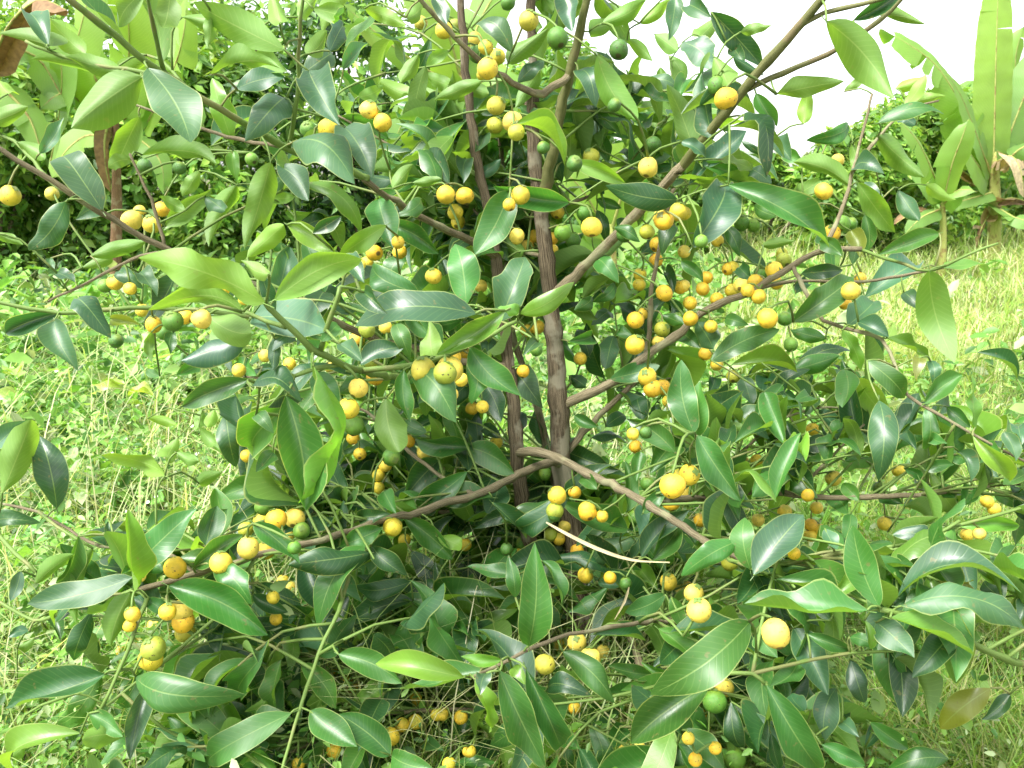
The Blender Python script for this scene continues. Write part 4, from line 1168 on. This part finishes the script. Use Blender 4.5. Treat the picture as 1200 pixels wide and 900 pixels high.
banana('banana plant with dark overlapping leaves partly behind the tall upright one', 1205, 13.5, (1205, 165), 6, [
    ([(1205,180),(1180,130,-.2),(1150,105,-.3),(1120,110,-.3)], 42, MID, dict(tears=0.7)),
    ([(1205,180),(1195,120,-.2),(1190,70,-.3),(1200,30,-.3)], 46, LIGHT, dict(tears=0.5)),
    ([(1205,190),(1180,180,-.3),(1150,195,-.4),(1130,225,-.4)], 36, LIGHT, dict(tears=0.6)),
    ([(1205,195),(1185,215,-.3),(1170,245,-.4)], 32, LIGHT, dict(tears=0.6)),
    ([(1205,180),(1230,140,-.2),(1260,130,-.3)], 44, MID, dict(tears=0.6))])
banana('broad banana clump with many lime leaves and a brown stem at the field edge', 132, 7.6, (135, 118), 6, [
    ([(138,135),(150,80,-.2),(150,20,-.4),(140,-40,-.5)], 62, LIME, dict(tears=0.2, droop=0.15)),
    ([(132,135),(105,80,-.1),(75,40,-.2),(35,20,-.3)], 50, LIGHT, dict(tears=0.5)),
    ([(140,130),(175,70,.1),(195,20,.2),(205,-30,.2)], 56, LIME, dict(tears=0.3)),
    ([(130,150),(95,120,-.3),(70,110,-.5),(45,130,-.6)], 44, LIGHT, dict(tears=0.5)),
    ([(145,140),(185,110,-.1),(215,120,-.2),(240,150,-.2)], 46, LIGHT, dict(tears=0.6)),
    ([(128,160),(100,160,.2),(75,180,.2),(60,210,.2)], 36, LIME, dict(tears=0.4)),
    ([(140,160),(165,165,-.3),(188,190,-.4),(192,225,-.4)], 30, LIGHT, dict(tears=0.4)),
    ([(100,150),(80,95,-.4),(95,30,-.6),(110,-30,-.6)], 60, LIME, dict(tears=0.3)),
    ([(170,150),(200,90,-.4),(215,40,-.6),(218,0,-.6)], 50, LIME, dict(tears=0.5)),
    ([(60,190),(70,130,-.4),(72,80,-.6),(62,40,-.6)], 44, LIGHT, dict(tears=0.3)),
    ([(128,140),(122,165,-.25),(124,200,-.25),(130,225,-.2)], 24, BROWN, dry)], M_DEADSTEM)
banana('banana plant with a curled dry brown leaf hanging over dark shrubs', -20, 6.8, (-15, 60), 9, [
    ([(-18,90),(10,30,-.3),(45,0,-.4),(78,12,-.5)], 46, BROWN, dict(mat=M_DRY, tears=0.6, droop=0.9, tone2=PALE)),
    ([(-18,80),(20,60,.2),(50,75,.3),(80,130,.3)], 42, MID, dict(tears=0.5)),
    ([(-15,95),(10,110,0),(35,140,0),(50,185,0)], 38, LIGHT, dict(tears=0.4)),
    ([(-20,80),(-30,20,0),(-10,-40,0)], 50, LIME, dict(tears=0.3))])
banana('banana plant with a tattered half brown leaf arching before dark shrubs', 540, 8.4, (540, 80), 8, [
    ([(540,100),(500,82,-.3),(455,50,-.5),(405,8,-.6)], 34, LIGHT, dict(tears=0.95, droop=0.5, tone2=BROWN)),
    ([(540,95),(525,40,-.2),(500,0,-.3),(470,-40,-.3)], 56, LIME, dict(tears=0.3)),
    ([(542,95),(560,30,0),(590,-20,0),(620,-50,0)], 52, LIGHT, dict(tears=0.4)),
    ([(540,110),(510,110,.2),(480,130,.2),(460,170,.2)], 40, MID, dict(tears=0.5)),
    ([(545,110),(580,90,-.2),(610,110,-.2),(630,160,-.2)], 44, LIGHT, dict(tears=0.5))])
banana('low banana sucker with wide lime leaves seen between the tree stems', 712, 6.2, (715, 262), 8, [
    ([(715,275),(728,230,-.1),(740,180,-.2),(742,140,-.2)], 62, LIME, dict(tears=0.15, droop=0.15)),
    ([(712,278),(690,235,-.2),(665,205,-.3),(635,195,-.3)], 54, LIME, dict(tears=0.2)),
    ([(718,280),(755,250,0),(790,235,0),(825,250,0)], 48, LIME, dict(tears=0.3)),
    ([(712,285),(680,275,-.2),(650,285,-.3),(625,310,-.3)], 40, LIGHT, dict(tears=0.3))])

# ------------------------------------------------------------------ shrubs and trees at the field edge
def leaf_cloud(centers, radii, n, size, tones, seed, up=0.55):
    g = np.random.default_rng(seed)
    centers, radii = np.array(centers), np.array(radii)
    w = radii ** 2
    idx = g.choice(len(centers), n, p=w / w.sum())
    d = g.normal(size=(n, 3))
    d /= np.linalg.norm(d, axis=1)[:, None]
    rr = radii[idx] * (0.45 + 0.62 * g.random(n) ** 0.5)
    c = centers[idx] + d * rr[:, None] * np.array([1, 1, 0.85])
    nrm = d * 0.5 + g.normal(size=(n, 3)) * 0.45 + np.array([0, 0, up])
    nrm /= np.linalg.norm(nrm, axis=1)[:, None]
    a = g.normal(size=(n, 3)) + np.array([0, 0, -0.35])
    a -= nrm * (a * nrm).sum(1)[:, None]
    a /= np.linalg.norm(a, axis=1)[:, None]
    s = np.cross(nrm, a)
    L = size * g.uniform(0.6, 1.3, n)
    Wd = L * g.uniform(0.32, 0.46, n)
    fold = L * 0.12
    v0 = c - a * (L * 0.5)[:, None]
    v1 = c + s * (Wd * 0.5)[:, None] + nrm * fold[:, None] * 0.5
    v2 = c + a * (L * 0.5)[:, None]
    v3 = c - s * (Wd * 0.5)[:, None] + nrm * fold[:, None] * 0.5
    V = np.stack([v0, v1, v2, v3], 1).reshape(-1, 3)
    b = np.arange(n) * 4
    F = np.concatenate([np.stack([b, b + 1, b + 2], 1), np.stack([b, b + 2, b + 3], 1)])
    tones = np.array(tones)
    t = tones[g.integers(0, len(tones), n)] * g.uniform(0.7, 1.3, n)[:, None]
    return V, F, np.repeat(t, 4, 0)

def shrub(name, label, cat, px, Y, top_py, wpx, tones, seed, n=5200, size=0.085, group=None):
    r = random.Random(seed)
    x = ground_xy(px, Y)
    base = Vector((x, Y, float(gz(x, Y))))
    h = P(px, top_py, Y).z - base.z
    w = wpx * Y / FPX
    t = thing(name, label, cat, base, group)
    cen, rad = [], []
    for k in range(26):
        f = r.random()
        zz = h * (0.10 + 0.82 * f)
        sp = w * 0.5 * math.sin(math.pi * min(0.95, 0.22 + 0.68 * f)) ** 0.8
        cen.append((r.uniform(-1, 1) * sp, r.uniform(-0.6, 0.6) * sp, zz))
        rad.append(r.uniform(0.12, 0.24) * min(w, h))
    V, F, T = leaf_cloud(cen, rad, n, size, tones, seed)
    V[:, 2] = np.maximum(V[:, 2], 0.02)
    link(bpy.data.objects.new('crown', mesh_from('crown', V, F, M_SHRUB, None, T, smooth=False)), t)
    TV, TF, TU = [], [], []
    for k in range(7):
        c = Vector(cen[k])
        p = [Vector((r.uniform(-.05, .05), r.uniform(-.05, .05), -0.03)), c * 0.45 + Vector((0, 0, h * 0.08)), c]
        rp, rr = resample(p, [0.035, 0.022, 0.008], 0.2)
        v, f, u = tube(rp, rr, 6, 0.05)
        kk = len(TV)
        TV += v
        TU += u
        TF += [tuple(i + kk for i in q) for q in f]
    link(bpy.data.objects.new('trunk', mesh_from('trunk', [tuple(v) for v in TV], TF, M_SBARK, TU)), t)
    return t

DK = [(0.020, 0.065, 0.016), (0.045, 0.12, 0.025), (0.09, 0.20, 0.035), (0.14, 0.27, 0.045)]
MD = [(0.05, 0.14, 0.03), (0.07, 0.18, 0.03), (0.10, 0.22, 0.04)]
LT = [(0.12, 0.26, 0.035), (0.17, 0.32, 0.045), (0.09, 0.20, 0.04), (0.23, 0.35, 0.06)]
SH = [
 ('dense light green shrub behind the dry brown banana leaf', -10, 9.2, 40, 190, LT),
 ('light green shrub filling the gap behind the broad banana clump', 110, 10.0, 70, 200, LT),
 ('bright leafy shrub between the broad banana clump and the dark tree', 250, 10.2, 45, 210, LT),
 ('dark small-leaved tree behind the tattered half brown banana leaf', 420, 10.5, -10, 230, DK),
 ('leafy shrub standing behind the low banana sucker', 610, 10.8, 90, 230, MD),
 ('pale green shrub rising under the open white sky', 780, 11.5, 172, 200, LT),
 ('bright small-leaved shrub next to the pale green shrub', 890, 12.5, 182, 190, LT),
 ('bright rounded shrub beside the young banana plant', 1000, 12.0, 138, 150, LT),
 ('loose mid green shrub behind the young banana plant', 1075, 13.0, 122, 190, LT),
 ('green shrub behind the tall upright banana leaf', 1200, 14.0, 110, 220, LT),
 ('large pale tree far behind the broad banana clump', 60, 17.0, 0, 330, LT),
 ('large mid green tree far behind the dark small-leaved tree', 350, 17.5, -30, 360, LT),
 ('far green tree showing between the stems of the fruit tree', 610, 18.0, 45, 290, LT),
 ('far pale tree low on the horizon behind the bright shrubs', 830, 18.5, 168, 240, LT),
 ('far mid green tree on the horizon behind the young banana plant', 1090, 19.0, 112, 220, LT),
 ('far tree on the horizon behind the tall banana plant', 1290, 19.0, 120, 260, LT),
]
for k, (lab, px, Y, top, w, tn) in enumerate(SH):
    shrub('background_shrub' if 'tree' not in lab else 'background_tree', lab, 'shrub' if 'tree' not in lab else 'tree', px, Y, top, w, tn, 100 + k, n=9000 if Y < 16 else 9000, size=0.15 if Y < 16 else 0.22)

# ------------------------------------------------------------------ ground cover
def scatter(n, y0, y1, power, x_of):
    """points on the ground inside the view (and a margin), denser near"""
    y = y0 * (y1 / y0) ** (rng.random(n) ** power)
    half = 0.72 * y + 0.5
    x = rng.uniform(-1, 1, n) * half
    return x, y

def small_leaves(n, y0, y1, power, size0, tones, hmax, keep):
    x, y = scatter(n, y0, y1, power, None)
    m = keep(x, y)
    x, y = x[m], y[m]
    n = len(x)
    # sprigs: leaves gather around stems
    k = max(1, n // 6)
    sx, sy = x[:k], y[:k]
    i = rng.integers(0, k, n)
    patch = np.sin(sx * 5.1 + 1.7 * np.sin(sy * 3.3)) * np.cos(sy * 4.3 + sx * 1.9)
    kind = np.exp(rng.normal(0, 0.38, k) + 0.35 * patch)
    sc = np.clip(sy[i] / 2.2, 0.8, 3.0) * kind[i]
    hx = hmax * np.clip(0.55 + 0.5 * patch + rng.normal(0, 0.3, k), 0.08, 1.6)
    lz = hx[i] * rng.random(n) ** 0.8
    x = sx[i] + rng.normal(0, 0.022, n) * sc
    y = sy[i] + rng.normal(0, 0.022, n) * sc
    z = gz(x, y) + lz + 0.004
    L = size0 * sc * rng.uniform(0.5, 1.35, n)
    W = L * rng.uniform(0.38, 0.7, n)
    nrm = rng.normal(size=(n, 3)) * 0.55 + np.array([0, -0.1, 0.8])
    nrm /= np.linalg.norm(nrm, axis=1)[:, None]
    a = rng.normal(size=(n, 3))
    a -= nrm * (a * nrm).sum(1)[:, None]
    a /= np.linalg.norm(a, axis=1)[:, None]
    s = np.cross(nrm, a)
    c = np.stack([x, y, z], 1)
    def pt(al, ac, up):
        return c + a * (L * al)[:, None] + s * (W * ac)[:, None] + nrm * (L * up)[:, None]
    V = np.stack([c, pt(.28, .42, .08), pt(.66, .36, .07), pt(1, 0, -.06), pt(.66, -.36, .07), pt(.28, -.42, .08)], 1).reshape(-1, 3)
    b = np.arange(n) * 6
    F = np.concatenate([np.stack([b, b + 1, b + 2, b + 3], 1), np.stack([b, b + 3, b + 4, b + 5], 1)])
    tn = np.array(tones)[rng.integers(0, len(tones), k)][i] * rng.uniform(0.7, 1.3, n)[:, None]
    return V, F, np.repeat(tn, 6, 0)

def blades(x, y, h, w, lean, tones, segs=3):
    n = len(x)
    z = gz(x, y) - 0.005
    az = rng.uniform(0, 6.283, n)
    dx, dy = np.cos(az), np.sin(az)
    sxv, syv = -dy, dx
    V = []
    for k in range(segs + 1):
        t = k / segs
        bend = lean * t ** 1.8
        px = x + dx * bend * h
        py = y + dy * bend * h
        pz = z + h * (t - 0.35 * lean * t ** 2.4)
        ww = w * (1 - t) ** 0.6 * (0.7 + 0.3 * min(1, t * 4)) if k < segs else w * 0
        if k < segs:
            V.append(np.stack([px - sxv * ww / 2, py - syv * ww / 2, pz], 1))
            V.append(np.stack([px + sxv * ww / 2, py + syv * ww / 2, pz], 1))
        else:
            V.append(np.stack([px, py, pz], 1))
    nv = 2 * segs + 1
    V = np.stack(V, 1).reshape(-1, 3)
    b = np.arange(n) * nv
    F = []
    for k in range(segs - 1):
        F.append(np.stack([b + 2 * k, b + 2 * k + 1, b + 2 * k + 3], 1))
        F.append(np.stack([b + 2 * k, b + 2 * k + 3, b + 2 * k + 2], 1))
    F.append(np.stack([b + 2 * segs - 2, b + 2 * segs - 1, b + 2 * segs], 1))
    tn = np.array(tones)[rng.integers(0, len(tones), n)] * rng.uniform(0.75, 1.25, n)[:, None]
    return V, np.concatenate(F), np.repeat(tn, nv, 0)

def join(parts):
    V, F, T, o = [], [], [], 0
    for v, f, t in parts:
        V.append(v)
        F.append(f + o)
        T.append(t)
        o += len(v)
    return np.concatenate(V), np.concatenate(F), np.concatenate(T)

def grassy(x, y):
    """share of long grass: the open side right of the tree, patches elsewhere"""
    return 1 / (1 + np.exp(-(x - 0.22 * y - 0.15 + 0.35 * np.sin(y * 1.3)) * 3.5))

WT = [(0.11, 0.24, 0.035), (0.16, 0.30, 0.045), (0.09, 0.19, 0.03), (0.24, 0.36, 0.09), (0.06, 0.14, 0.025), (0.19, 0.32, 0.06), (0.30, 0.34, 0.16)]
WT = [(t[0] * 1.05, t[1] * 1.15, t[2] * 1.3) for t in WT]
keepw = lambda x, y: rng.random(len(x)) > 0.75 * grassy(x, y)
V, F, T = join([small_leaves(150000, 1.15, 5.0, 1.0, 0.020, WT, 0.26, keepw), small_leaves(90000, 4.5, 16, 1.0, 0.026, WT, 0.36, lambda x, y: rng.random(len(x)) > 0.97 * grassy(x, y))])
weeds = link(bpy.data.objects.new('weeds', mesh_from('weeds', V, F, M_WEED, None, T, smooth=False)))
weeds['kind'] = 'stuff'
weeds['label'] = 'low light green weeds carpeting the ground around the tree'
weeds['category'] = 'weeds'

GT = [(0.23, 0.36, 0.07), (0.31, 0.43, 0.12), (0.40, 0.46, 0.20), (0.18, 0.31, 0.06), (0.48, 0.47, 0.26)]
GN = [(0.17, 0.31, 0.045), (0.22, 0.35, 0.06), (0.13, 0.25, 0.04), (0.30, 0.38, 0.10), (0.36, 0.35, 0.16)]
gparts = []
x, y = scatter(90000, 1.15, 5.5, 1.0, None)
m = rng.random(len(x)) < 0.6 + 0.4 * grassy(x, y)
x, y = x[m], y[m]
gparts.append(blades(x, y, rng.uniform(0.10, 0.40, len(x)) * (0.6 + 0.4 * grassy(x, y)) * (0.75 + 0.35 * np.sin(x * 4.3 + y * 2.9) * np.cos(y * 5.1 - x)), rng.uniform(0.0022, 0.007, len(x)), rng.uniform(0.2, 1.3, len(x)), GN))
x, y = scatter(80000, 5.0, 18, 1.0, None)
m = rng.random(len(x)) < 0.15 + 0.85 * grassy(x, y)
x, y = x[m], y[m]
gparts.append(blades(x, y, rng.uniform(0.12, 0.42, len(x)) * np.clip(0.7 + (y - 6) * 0.16, 0.8, 2.0) * (0.8 + 0.5 * np.sin(x * 1.7 + y) * np.cos(y * 1.3)), rng.uniform(0.007, 0.018, len(x)), rng.uniform(0.2, 1.2, len(x)), GT))
x, y = scatter(9000, 1.4, 7.0, 1.0, None)                 # long pale wisps and seed stalks
m = (x < 0.4) & (rng.random(len(x)) < 0.7)
x, y = x[m], y[m]
gparts.append(blades(x, y, rng.uniform(0.25, 0.62, len(x)), rng.uniform(0.002, 0.006, len(x)) * np.clip(y / 2.2, 0.9, 2.2), rng.uniform(0.3, 1.3, len(x)), [(0.30, 0.40, 0.13), (0.40, 0.46, 0.20), (0.45, 0.44, 0.25)]))
V, F, T = join(gparts)
grass = link(bpy.data.objects.new('grass', mesh_from('grass', V, F, M_GRASS, None, T, smooth=False)))
grass['kind'] = 'stuff'
grass['label'] = 'long pale yellow green grass filling the open field'
grass['category'] = 'grass'

# tiny white flowers among the weeds
x, y = scatter(420, 1.5, 9, 1.0, None)
m = (grassy(x, y) < 0.4)
x, y = x[m], y[m]
n = len(x)
z = gz(x, y) + rng.uniform(0.05, 0.16, n)
s = 0.005 * np.clip(y / 2, 0.8, 2.5)
Vf = []
for k in range(6):
    an = k * math.pi / 3
    Vf.append(np.stack([x + s * np.cos(an), y + s * np.sin(an) * 0.8, z + s * np.sin(an) * 0.6], 1))
Vf = np.stack(Vf, 1).reshape(-1, 3)
b = np.arange(n) * 6
Ff = np.concatenate([np.stack([b, b + k, b + k + 1], 1) for k in range(1, 5)])
fl = link(bpy.data.objects.new('weed_flowers', mesh_from('weed_flowers', Vf, Ff, M_WEED, None, np.tile((0.7, 0.7, 0.62), (len(Vf), 1)), smooth=False)))
fl['kind'] = 'stuff'
fl['label'] = 'tiny white flowers dotted through the low weeds'
fl['category'] = 'flowers'

# ------------------------------------------------------------------ single plants one can pick out

def grass_tuft(label, px, py, n, h, w, tone, seed, group=None):
    r = random.Random(seed)
    Y = ground_Y(py)
    x = ground_xy(px, Y)
    base = Vector((x, Y, float(gz(x, Y))))
    t = thing('grass_tuft', label, 'grass', base, group)
    for k in range(n):
        az = r.uniform(0, 6.28)
        ln = r.uniform(0.35, 1.0)
        hh = h * r.uniform(0.6, 1.1)
        V, F, T = [], [], []
        for i in range(9):
            q = i / 8
            p = Vector((math.cos(az) * hh * 0.55 * ln * q ** 1.7, math.sin(az) * hh * 0.55 * ln * q ** 1.7, hh * (q - 0.38 * ln * q ** 2.6)))
            sd = Vector((-math.sin(az), math.cos(az), 0)) * w * 0.5 * max(0.04, (1 - q ** 2.2)) * min(1, 0.45 + q * 3)
            up = Vector((0, 0, w * 0.18))
            V += [tuple(p - sd + up), tuple(p), tuple(p + sd + up)]
            T += [[c * r.uniform(.95, 1.05) for c in tone]] * 3
            if i:
                a = (i - 1) * 3
                F += [(a, a + 1, a + 4, a + 3), (a + 1, a + 2, a + 5, a + 4)]
        link(bpy.data.objects.new('blade', mesh_from('blade', V, F, M_GRASS, None, np.array(T))), t)

def broad_weed(label, px, py, h, leafs, L, tone, seed, group=None):
    r = random.Random(seed)
    Y = ground_Y(py)
    x = ground_xy(px, Y)
    base = Vector((x, Y, float(gz(x, Y))))
    t = thing('broadleaf_weed', label, 'weed', base, group)
    pts = [Vector((0, 0, -0.01)), Vector((r.uniform(-.02, .02), r.uniform(-.02, .02), h * 0.5)), Vector((r.uniform(-.04, .04), r.uniform(-.04, .04), h))]
    rp, rr = resample(pts, [0.004, 0.003, 0.002], 0.03)
    V, F, UV = tube(rp, rr, 5)
    link(bpy.data.objects.new('stem', mesh_from('stem', [tuple(v) for v in V], F, M_GTWIG, UV)), t)
    for k in range(leafs):
        p = rp[-1 - (k * (len(rp) - 2)) // (leafs + 2)]
        az = r.uniform(0, 6.28)
        a = Vector((math.cos(az), math.sin(az), r.uniform(-0.4, 0.25))).normalized()
        nrm = Vector((r.gauss(0, .25), -0.25 + r.gauss(0, .25), 1))
        nrm = (nrm - a * nrm.dot(a)).normalized()
        o = bpy.data.objects.new('leaf', LEAF_MESH[r.randrange(len(LEAF_MESH))])
        o.parent = t
        COL.objects.link(o)
        m4 = Matrix((a, nrm.cross(a), nrm)).transposed().to_4x4()
        m4.translation = p + a * L * 0.09
        ll = L * r.uniform(0.75, 1.15)
        o.matrix_local = m4 @ Matrix.Diagonal((ll, ll * 1.5, ll, 1))
        o.color = (*[c * r.uniform(0.9, 1.1) for c in tone], 1)

grass_tuft('tall arching pale grass tuft standing alone in the low weeds', 98, 628, 9, 0.42, 0.012, (0.24, 0.36, 0.12), 5)
grass_tuft('upright green grass tuft beneath the yellowing tree leaf', 1050, 905, 14, 0.30, 0.011, (0.19, 0.33, 0.05), 6)
grass_tuft('narrow green grass tuft beside the leaning fruit cluster twig', 238, 880, 8, 0.28, 0.012, (0.20, 0.36, 0.05), 7)
grass_tuft('wide-bladed grass tuft at the edge of the open grass', 1120, 880, 12, 0.32, 0.010, (0.22, 0.34, 0.06), 8)
grass_tuft('small dense grass tuft under the low bare branch', 560, 745, 12, 0.16, 0.006, (0.17, 0.31, 0.05), 9)
broad_weed('pale lime broad-leaved weed growing among the low weeds below a thin twig', 35, 520, 0.30, 4, 0.15, (0.27, 0.37, 0.07), 10)
broad_weed('pale lime weed with upright rounded leaves in the middle of the weedy patch', 148, 520, 0.26, 4, 0.12, (0.29, 0.40, 0.06), 11)
broad_weed('small green weed with oval leaves next to the tall arching grass tuft', 165, 600, 0.12, 6, 0.07, (0.15, 0.29, 0.05), 12)
broad_weed('green weed with oval leaves behind the lone dark tree leaf', 60, 640, 0.10, 6, 0.06, (0.16, 0.30, 0.05), 13)
broad_weed('leafy weed growing beneath the low fruit cluster', 175, 905, 0.12, 8, 0.075, (0.14, 0.29, 0.04), 14)
broad_weed('rounded weed at the foot of the slanting green twig', 300, 850, 0.10, 8, 0.06, (0.16, 0.32, 0.05), 15)

rw = random.Random(77)
for k in range(16):
    px, py = rw.uniform(10, 330), rw.uniform(430, 890)
    broad_weed('small bushy weed with oval leaves rising out of the weedy ground', px, py, rw.uniform(0.10, 0.26), rw.randint(7, 11), rw.uniform(0.04, 0.08),
               (rw.uniform(0.10, 0.2), rw.uniform(0.24, 0.34), 0.045), 200 + k, 'small bushy weeds in the weedy ground')
for k in range(10):
    px, py = rw.uniform(20, 330), rw.uniform(400, 880)
    grass_tuft('thin pale grass tuft sprouting between the small bushy weeds', px, py, rw.randint(7, 12), rw.uniform(0.22, 0.38), rw.uniform(0.004, 0.007),
               (rw.uniform(0.2, 0.32), rw.uniform(0.33, 0.4), 0.1), 300 + k, 'thin grass tufts among the weeds')
for k in range(12):
    px, py = rw.uniform(930, 1190), rw.uniform(330, 880)
    grass_tuft('long arching grass tuft standing in the open pale grass', px, py, rw.randint(9, 15), rw.uniform(0.28, 0.45), rw.uniform(0.006, 0.010),
               (rw.uniform(0.18, 0.3), rw.uniform(0.32, 0.42), 0.07), 400 + k, 'long grass tufts in the open grass')
